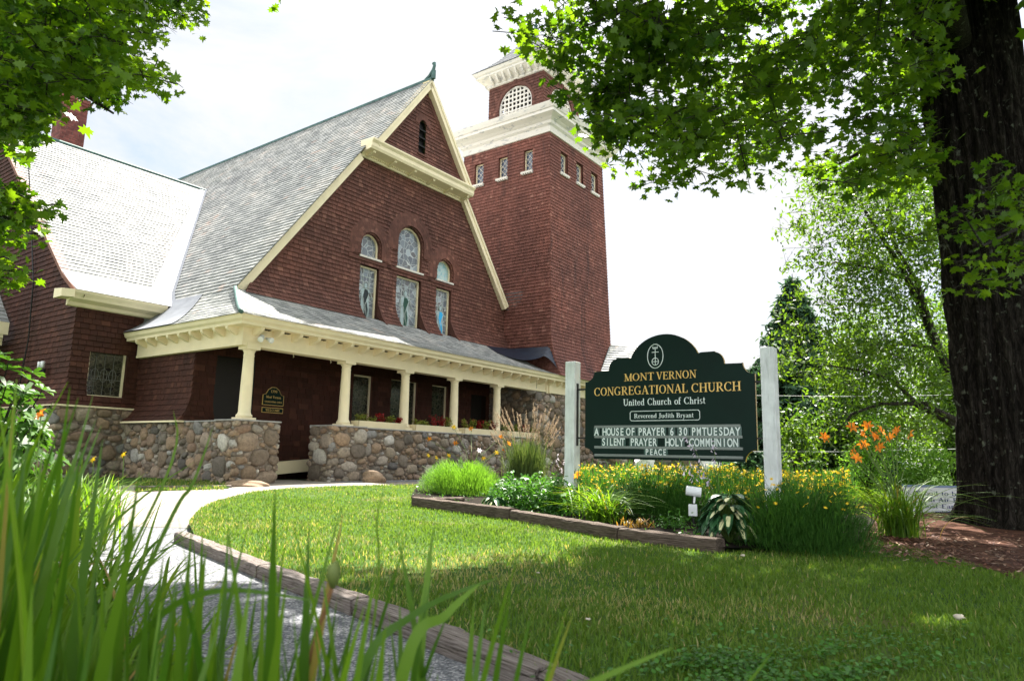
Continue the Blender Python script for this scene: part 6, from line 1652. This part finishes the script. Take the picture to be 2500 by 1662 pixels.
# feather reed grass
p = soil(1285, 1180); p = (p[0], p[1]+.35, p[2]); t = tree('reed_grass', 'tall feather reed grass with tan plumes against the porch wall', p, 'ornamental grass')
S = [(R.gauss(0, .24), R.gauss(0, .14), 0, R.uniform(.5, 1.35), R.uniform(0, 6.28), R.uniform(.05, .5), R.uniform(.05, .25), .009) for _ in range(1500)]
bladeset('leaves', S, M_reed, t, 6)
m = MB(); V = []; pl = []; PP_ = []
for _ in range(125):
    x = R.uniform(1195, 1370); y = R.uniform(975, 1065)+abs(x-1280)*.25; q = np.array(atY(x, y, p[1]+R.uniform(-.2, .2)))-np.array(p)
    m.tube([(q[0]*.25, q[1]*.25, 0), (q[0]*.55, q[1]*.55, q[2]*.55), q*np.array([1, 1, 1])], [.0028, .0024, .0015], 4)
    a = np.array([q[0]*.55, q[1]*.55, q[2]*.55])
    for k in range(26):
        f = .62+.38*k/26; PP_.append(a*(1-f)+q*f+np.array([R.gauss(0, .004), R.gauss(0, .004), 0]))
m.build('stems', M_reed, t); leafobj('plumes', PP_, .06, np.array([(0, -.06, 0), (.6, -.09, 0), (1, 0, 0), (.6, .09, 0), (0, .06, 0)]), M_plume, t, .35, -1.25, 91)
# variegated hosta
def hostamat():
    m, nt, b = mat('variegated_hosta', .35, .5)
    a = attr(nt, 'rnd'); nt.links.new(ramp(nt, a, [(0, (.018, .07, .025)), (.45, (.03, .10, .035)), (.5, (.5, .52, .26)), (1, (.62, .60, .34))]), b.inputs['Base Color']); return m
M_hosta = hostamat()
def hosta(label, p, n, rad, L0, seed):
    t = tree('hosta', label, p, 'hosta', 'variegated hostas'); rs = random.Random(seed); V = []; Fq = []; rn = []; m = MB()
    for i in range(n):
        az = rs.uniform(0, 2*pi); f = rs.random(); r0 = rad*(.25+.6*f); h = rad*(.95-.75*f)+.05; L_ = L0*rs.uniform(.75, 1.2); d = np.array([cos(az), sin(az), 0]); e = np.array([-sin(az), cos(az), 0])
        base = d*r0*.6+np.array([0, 0, h+.05]); m.tube([(0, 0, 0), d*r0*.3+np.array([0, 0, h*.7]), base], [.005, .004, .003], 4)
        o = len(V)
        for k in range(7):
            tt = k/6; ww = L_*.24*sin(pi*min(1, tt*.93+.07))**.8+.002; pos = base+d*L_*tt*(.85)+np.array([0, 0, L_*(.18*tt-.75*tt*tt*(.5+f))])
            for s, up in ((-1, .02), (-.45, 0), (.45, 0), (1, .02)): V.append(pos+e*ww*s+np.array([0, 0, up*abs(s)]))
        for k in range(6):
            for j in range(3):
                a = o+4*k+j; Fq.append((a, a+1, a+5, a+4)); rn.append((.62+rs.random()*.3) if j == 1 and 0 < k < 5 and i % 3 else rs.random()*.4)
    link('leaves', npmesh('leaves', V, Fq, M_hosta, rn, True), t); m.build('stalks', M_stem, t)
    return t
p = soil(1782, 1308); hosta('large variegated hosta with cream centred leaves spilling over the end of the timber', p, 130, .36, .17, 5)
p = soil(1205, 1238); hosta('small variegated hosta at the foot of the feathery mound', p, 14, .12, .15, 6)
p = soil(1555, 1275); t = tree('withered_fern', 'small brown withered fern by the middle of the timber edge', p, 'fern')
bladeset('fronds', [(R.gauss(0, .1), R.gauss(0, .04), 0, R.uniform(.08, .17), R.uniform(0, 6.28), R.uniform(.03, .12), .2, .016) for _ in range(60)], leafmat('fern_frond', (.10, .07, .02), (.25, .15, .05), .3), t, 5)

# ------------------------------------------------------------------ plants by the camera
def clump(label, x, y, nb, h, reach, w, mt, seed, z=0, name='iris', spread=.12, droop=(0, .15), fold=.5):
    rs = random.Random(seed); t = tree(name, label, (x, y, z), name, 'leaf clumps in the foreground')
    bladeset('leaves', [(rs.gauss(0, spread), rs.gauss(0, spread*.7), 0, h*rs.uniform(.55, 1.02), rs.uniform(0, 2*pi), reach*rs.uniform(.15, 1.2), rs.uniform(*droop), w*rs.uniform(.6, 1.2)) for _ in range(nb)], mt, t, 10, fold)
    return t
IR = [('blurred iris blades at the bottom left corner', -1.05, 1.4, 40, .93, .22), ('tall broad iris blades left of the shaded path', -.86, 1.25, 34, .95, .16), ('iris blades crossing the middle of the dark path', -.62, 1.3, 26, .82, .12),
 ('iris blades around the brown seed pod near the bottom centre', -.42, 1.25, 30, .78, .14), ('right hand iris blades in front of the path timber', -.16, 1.22, 24, .74, .16), ('short iris blades at the bottom edge of the path', -.50, 1.0, 14, .66, .10),
 ('iris fan leaning over the near timber at bottom centre right', .0, 1.12, 12, .64, .30), ('upright iris blades in the dense left mass', -1.3, 1.7, 44, .98, .26), ('iris blades just left of the bottom centre', -.30, 1.1, 18, .70, .12)]
for i_, (lb, x, y, n, h, rc) in enumerate(IR): clump(lb, x, y, int(n*1.45), h, rc, .024, M_iris, i_+10, spread=.085, droop=(-.02, .06), fold=.3)
t = tree('seed_pod', 'withered iris stalk with a brown and green seed pod', (-.46, 1.30, 0), 'seed pod')
q = np.array(atY(815, 1385, 1.3))-np.array((-.46, 1.30, 0)); m = MB(); m.tube([(0, 0, 0), q*.6, q-np.array([0, 0, .03])], [.005, .0045, .004], 6); m.build('stalk', plain('dry_stalk', (.16, .08, .03), .7), t)
m = MB(); m.tube([q-np.array([0, 0, .035]), q-np.array([0, 0, .015]), q, q+np.array([.004, 0, .012])], [.004, .012, .011, .002], 8); m.build('pod', plain('pod_green', (.10, .13, .03), .6), t, smooth=True)
# two long single arching leaves
def hero(label, pts, w, mt):
    P = [np.array(p) for p in pts]; V = []; Fq = []; n = len(P)
    # smooth with Catmull-Rom
    Q = []
    for i in range(n-1):
        p0, p1, p2, p3 = P[max(0, i-1)], P[i], P[i+1], P[min(n-1, i+2)]
        for k in range(6):
            t_ = k/6; Q.append(.5*((2*p1)+(p2-p0)*t_+(2*p0-5*p1+4*p2-p3)*t_**2+(3*p1-p0-3*p2+p3)*t_**3))
    Q.append(P[-1]); b = Q[0].copy(); k = len(Q)
    for i, q in enumerate(Q):
        d = Q[min(k-1, i+1)]-Q[max(0, i-1)]; d /= np.linalg.norm(d); e = np.cross(d, fw); e /= np.linalg.norm(e)+1e-9
        ww = w*.5*(1-(i/(k-1))**2.5)+.0006; V += [q-e*ww-b, q+e*ww-b+np.array([0, .002, 0])]
    for i in range(k-1): Fq.append((2*i, 2*i+1, 2*i+3, 2*i+2))
    o = link('long_leaf', npmesh('long_leaf', V, Fq, mt, [R.random()]*len(Fq), True)); o.location = b; tag(o, label, 'leaf', 'single long leaves in the foreground'); return o
hero('long pale leaf arching to the right over the lawn edge', [(-.35, 1.15, 0), atY(860, 1690, 1.17), atY(1010, 1500, 1.22), atY(1215, 1409, 1.3)], .016, M_iris)
hero('broad pointed leaf reaching up right to the lawn', [(-.22, 1.15, 0), atY(985, 1640, 1.17), atY(1090, 1500, 1.2), atY(1170, 1425, 1.22)], .02, M_iris)
hero('long leaf arching sideways across the path on the left', [atY(300, 1600, 1.3), atY(420, 1480, 1.25), atY(560, 1440, 1.22), atY(760, 1465, 1.2)], .011, M_iris)
hero('single pale leaf tip poking in at the bottom edge of the lawn', [(-.2, .85, 0), atY(1180, 1800, .9), atY(1340, 1715, .92), atY(1490, 1645, .95), atY(1640, 1582, .98)], .012, M_iris)
hero('thin seed stalk standing left of the porch steps', [(-.95, 1.5, 0), atY(395, 1310, 1.6), atY(470, 1180, 1.6), atY(520, 1040, 1.6)], .010, M_day)
hero('thin seed stalk in front of the side stone wall', [(-1.1, 1.6, 0), atY(390, 1200, 1.7), atY(424, 1000, 1.7)], .008, M_day)
hero('fine grass stem standing over the lawn', [(-.3, 1.3, 0), atY(915, 1500, 1.35), atY(920, 1270, 1.35), atY(940, 1195, 1.35)], .004, M_day)
DL = iter(('fine daylily leaves filling the gap left of the iris', 'fine leaves low along the left edge of the path', 'dense daylily leaves filling the lower left corner', 'daylily leaves at the left edge', 'daylily leaves beside the shaded path on the left', 'daylily leaves arching over the left side of the sunlit walk', 'daylily clump with small orange buds at the left', 'yellow green daylily clump below the stone base of the wing', 'yellow green daylily clump nearest the side grass patch', 'low daylily leaves behind the iris on the left', 'daylily leaves in front of the rhododendron', 'daylily leaves at the far left below the shrub', 'daylily clump between the rhododendron and the walk'))
for i, (x, y, n, h, rc, w) in enumerate(((-1.25, 2.0, 150, .70, .42, .013), (-1.0, 1.75, 120, .60, .36, .012), (-1.75, 2.3, 150, .98, .45, .019), (-2.15, 2.75, 160, 1.0, .5, .019), (-1.80, 3.0, 130, .82, .42, .018), (-2.45, 3.7, 140, .78, .45, .017), (-3.1, 4.1, 170, .98, .5, .018), (-4.35, 7.4, 170, .75, .5, .018), (-5.2, 8.8, 170, .72, .5, .018), (-1.45, 2.0, 90, .78, .35, .019), (-4.0, 5.2, 170, .95, .5, .018), (-4.4, 5.9, 150, .85, .5, .018), (-3.6, 6.0, 150, .72, .45, .018))):
    clump(next(DL), x, y, n, h, rc, w, M_day, 40+i, name='daylily_clump', spread=.16, droop=(.1, .5))
# a few orange flowers on the left
for i, (x, y, Y, mm, lb) in enumerate(((100, 1015, 5.6, M_or, 'pale orange lily open in front of the rhododendron'), (302, 1113, 7.4, M_ye, 'small yellow lily in front of the side stone wall'), (228, 1125, 7.2, M_ye, 'small orange bud flower above the daylily leaves left of the walk'))):
    q = atY(x, y, Y); t = tree('lily_flower', lb, (q[0], q[1], 0), 'flower', 'lilies on the left'); m = MB(); m.tube([(0, 0, 0), (0.02, 0, q[2]*.6), (0, 0, q[2])], .004, 5); m.build('stem', M_stem, t); lily(t, (0, 0, q[2]+.01), .055 if i == 0 else .04, mm, 4.2, 300+i)

# ------------------------------------------------------------------ flower boxes and their plants
boxes = [(.28, 2.0, 'cream flower box between the second and third porch columns', 5), (2.42, 4.15, 'cream flower box between the third and fourth porch columns', 5), (4.6, 6.34, 'cream flower box between the fourth and fifth porch columns', 5), (6.8, 8.6, 'cream flower box right of the fifth porch column, behind the reed grass', 4)]
WHO = ('first', 'second', 'third', 'fourth', 'last')
for bi, (u0, u1, lb, k) in enumerate(boxes):
    base = cw(u0, -.15, .68); t = empty('flower_box', base, pi/2-YAW); tag(t, lb, 'flower box', 'flower boxes on the porch wall')
    W = u1-u0; m = MB(); m.prism([(0, -.13, 0), (W, -.13, 0), (W+.03, -.17, .17), (-.03, -.17, .17)], (0, .02, 0)); m.prism([(0, .09, 0), (W, .09, 0), (W+.03, .13, .17), (-.03, .13, .17)], (0, .02, 0)); m.box((0, -.12, 0), (W, .1, .02)); m.prism([(0, -.13, 0), (-.03, -.17, .17), (-.03, .15, .17), (0, .11, 0)], (.02, 0, 0)); m.prism([(W, -.13, 0), (W+.03, -.17, .17), (W+.03, .15, .17), (W, .11, 0)], (-.02, 0, 0)); m.build('trough', M_cream, t)
    m = MB(); m.box((.02, -.13, .11), (W-.02, .1, .14)); m.build('soil', M_soil, t)
    for i in range(k):
        u = u0+.18+(W-.36)*i/(k-1); c = cw(u, -.16, .80); red = i in ((2, 4) if bi != 1 else (2, 3)); tt = empty('coleus', c)
        tag(tt, '%s coleus, %s, %s plant from the left in the %s flower box' % (('deep red' if red else 'lime and bronze'), 'leafy', WHO[i], ('left', 'second', 'third', 'right')[bi]), 'coleus', 'coleus in the porch flower boxes')
        h = R.uniform(.2, .38); m = MB(); PP_ = []
        for _ in range(7):
            a, r = R.uniform(0, 6.28), R.uniform(.03, .15); e = (cos(a)*r, sin(a)*r*.7, h*R.uniform(.6, 1.1)); m.tube([(0, 0, -.05), e], [.004, .002], 4)
            for q in range(22): f = R.uniform(.25, 1.05); PP_.append((e[0]*f+R.gauss(0, .025), e[1]*f+R.gauss(0, .025), e[2]*f))
        leafobj('foliage', PP_, .075, OVAL, M_red if red else M_lime, tt, .6, .3, 700+bi*10+i); m.build('stems', M_stem, tt)

# ------------------------------------------------------------------ yard sign, wires, houses, litter
a = atY(2206, 1187, 11.6); b = atY(2345, 1187, 11.6); d = b[0]-a[0]
ys_ = empty('yard_sign', (a[0], a[1], .06), radians(-4)); tag(ys_, 'low white yard sign with navy writing half hidden behind the daylily and the big trunk', 'sign')
hh = a[2]-.06
m = MB(); m.box((0, 0, .06), (1.2, .02, hh)); m.build('panel', M_pwhite, ys_)
m = MB(); m.box((-.02, -.006, hh-.005), (1.22, .026, hh+.03)); m.build('top_rail', plain('blue_rail', (.2, .27, .42), .5), ys_)
m = MB()
for txt, z, s, cx, wd_ in (('Proud to be a', .36, .068, .58, .80), ('Fresh Air Fund', .25, .068, .60, .88), ('Host Family', .14, .068, .60, .72)): extr(m, serif(txt, s, cx, z*hh/.5, wd_), -.001, .003)
m.build('lettering', M_blue, ys_)
sanstext('www.freshair.org', .045, .62, .065*hh/.5, -.004, 'web_line', M_blue, ys_)
for x in (.06, 1.12):
    m = MB(); m.box((x, .02, 0), (x+.025, .04, hh)); m.build('leg', M_iron, ys_)
for i, (x0, y0, x1, y1, lb) in enumerate(((1780, 966, 2120, 965, 'upper pale overhead wire right of the sign'), (1780, 1106, 2110, 1094, 'lower pale overhead wire behind the orange lilies'))):
    A = atY(x0-300, y0-5, 19.5); B = atY(x1+500, y1-5, 19.5); m = MB(); o0 = A.copy(); m.tube([A-o0, (A+B)/2-o0-np.array([0, 0, .08]), B-o0], .006, 5); o = m.build('overhead_wire', plain('wire_sheath', (.5, .5, .48), .5)); o.location = o0; tag(o, lb, 'wire', 'wires behind the bed')
def house(label, base, w, d, h, rh_, rz, wins, chim=False):
    t = empty('white_house', base, rz); tag(t, label, 'house', 'white houses behind the church'); m = MB()
    m.box((0, 0, 0), (w, d, h)); m.prism([(0, 0, h), (w, 0, h), (w/2, 0, h+rh_)], (0, d, 0)); m.build('wall', M_house, t)
    m = MB(); m.prism([(-.3, -.3, h-.25), (w/2, -.3, h+rh_+.08), (w/2, -.3, h+rh_+.22), (-.42, -.3, h-.2)], (0, d+.6, 0)); m.prism([(w+.3, -.3, h-.25), (w/2, -.3, h+rh_+.08), (w/2, -.3, h+rh_+.22), (w+.42, -.3, h-.2)], (0, d+.6, 0)); m.build('roof', M_hroof, t)
    for x, z in wins:
        m = MB(); m.box((x, -.05, z), (x+.8, -.01, z+1.3)); wn_ = m.build('window', M_glt, t)
        m = MB(); m.box((x-.08, -.08, z-.08), (x, 0, z+1.38)); m.box((x+.8, -.08, z-.08), (x+.88, 0, z+1.38)); m.box((x, -.08, z+1.3), (x+.8, 0, z+1.38)); m.box((x, -.08, z-.08), (x+.8, 0, z)); m.build('frame', M_white, wn_)
        m = MB(); m.box((x-.5, -.06, z-.05), (x-.1, -.02, z+1.35)); m.box((x+.9, -.06, z-.05), (x+1.3, -.02, z+1.35)); m.build('shutter', M_navy, wn_)
    return t
q = atY(1560, 1180, 46); house('white house with a pale gable roof, low under the left half of the sign', (q[0]-1.2, q[1], -1.9), 6.5, 8, 1.9, 1.9, .25, [(1.2, .6)])
q = atY(1780, 1175, 44); house('white house with dark shutters, seen low under the right end of the big sign', (q[0]-1.5, q[1], -1.2), 5.0, 7, 3.0, 2.2, -.1, [(1.9, .9), (3.4, .9)])
q = atY(1850, 1175, 42); house('white gable end half hidden between the sign and its right post', (q[0]-.8, q[1]+1, -.2), 3.0, 6, 4.2, 2.0, .1, [(1.0, 2.0)])
# small pale litter on the lawn
for i, (x, y, lb) in enumerate(((2210*S_, 1420*S_, 'small crumpled pale leaf alone in the shaded right of the lawn'), (1712*S_, 1275*S_+3, 'small pale dry leaf on the grass below the hosta'), (1240*S_+0, 1318*S_, 'tiny pale dry leaf on the lawn below the middle timber'), (1355*S_, 1425*S_, 'tiny curled brown leaf in the middle of the lawn'))):
    p = onZ(x, y, .1); s = (.026, .018, .012, .012)[i]; V, Fc = icos(1); rs = np.random.RandomState(i); V = V*(1+.3*rs.normal(0, 1, (len(V), 1)))*np.array([s, s*.6, s*.45])
    o = link('fallen_leaf', npmesh('fallen_leaf', V, Fc, plain('dry_leaf%d' % i, (.42, .38, .30), .8))); o.location = (p[0], p[1], gz(p[0], p[1])+.1); tag(o, lb, 'leaf', 'litter on the lawn')
print('objects', len(bpy.data.objects))
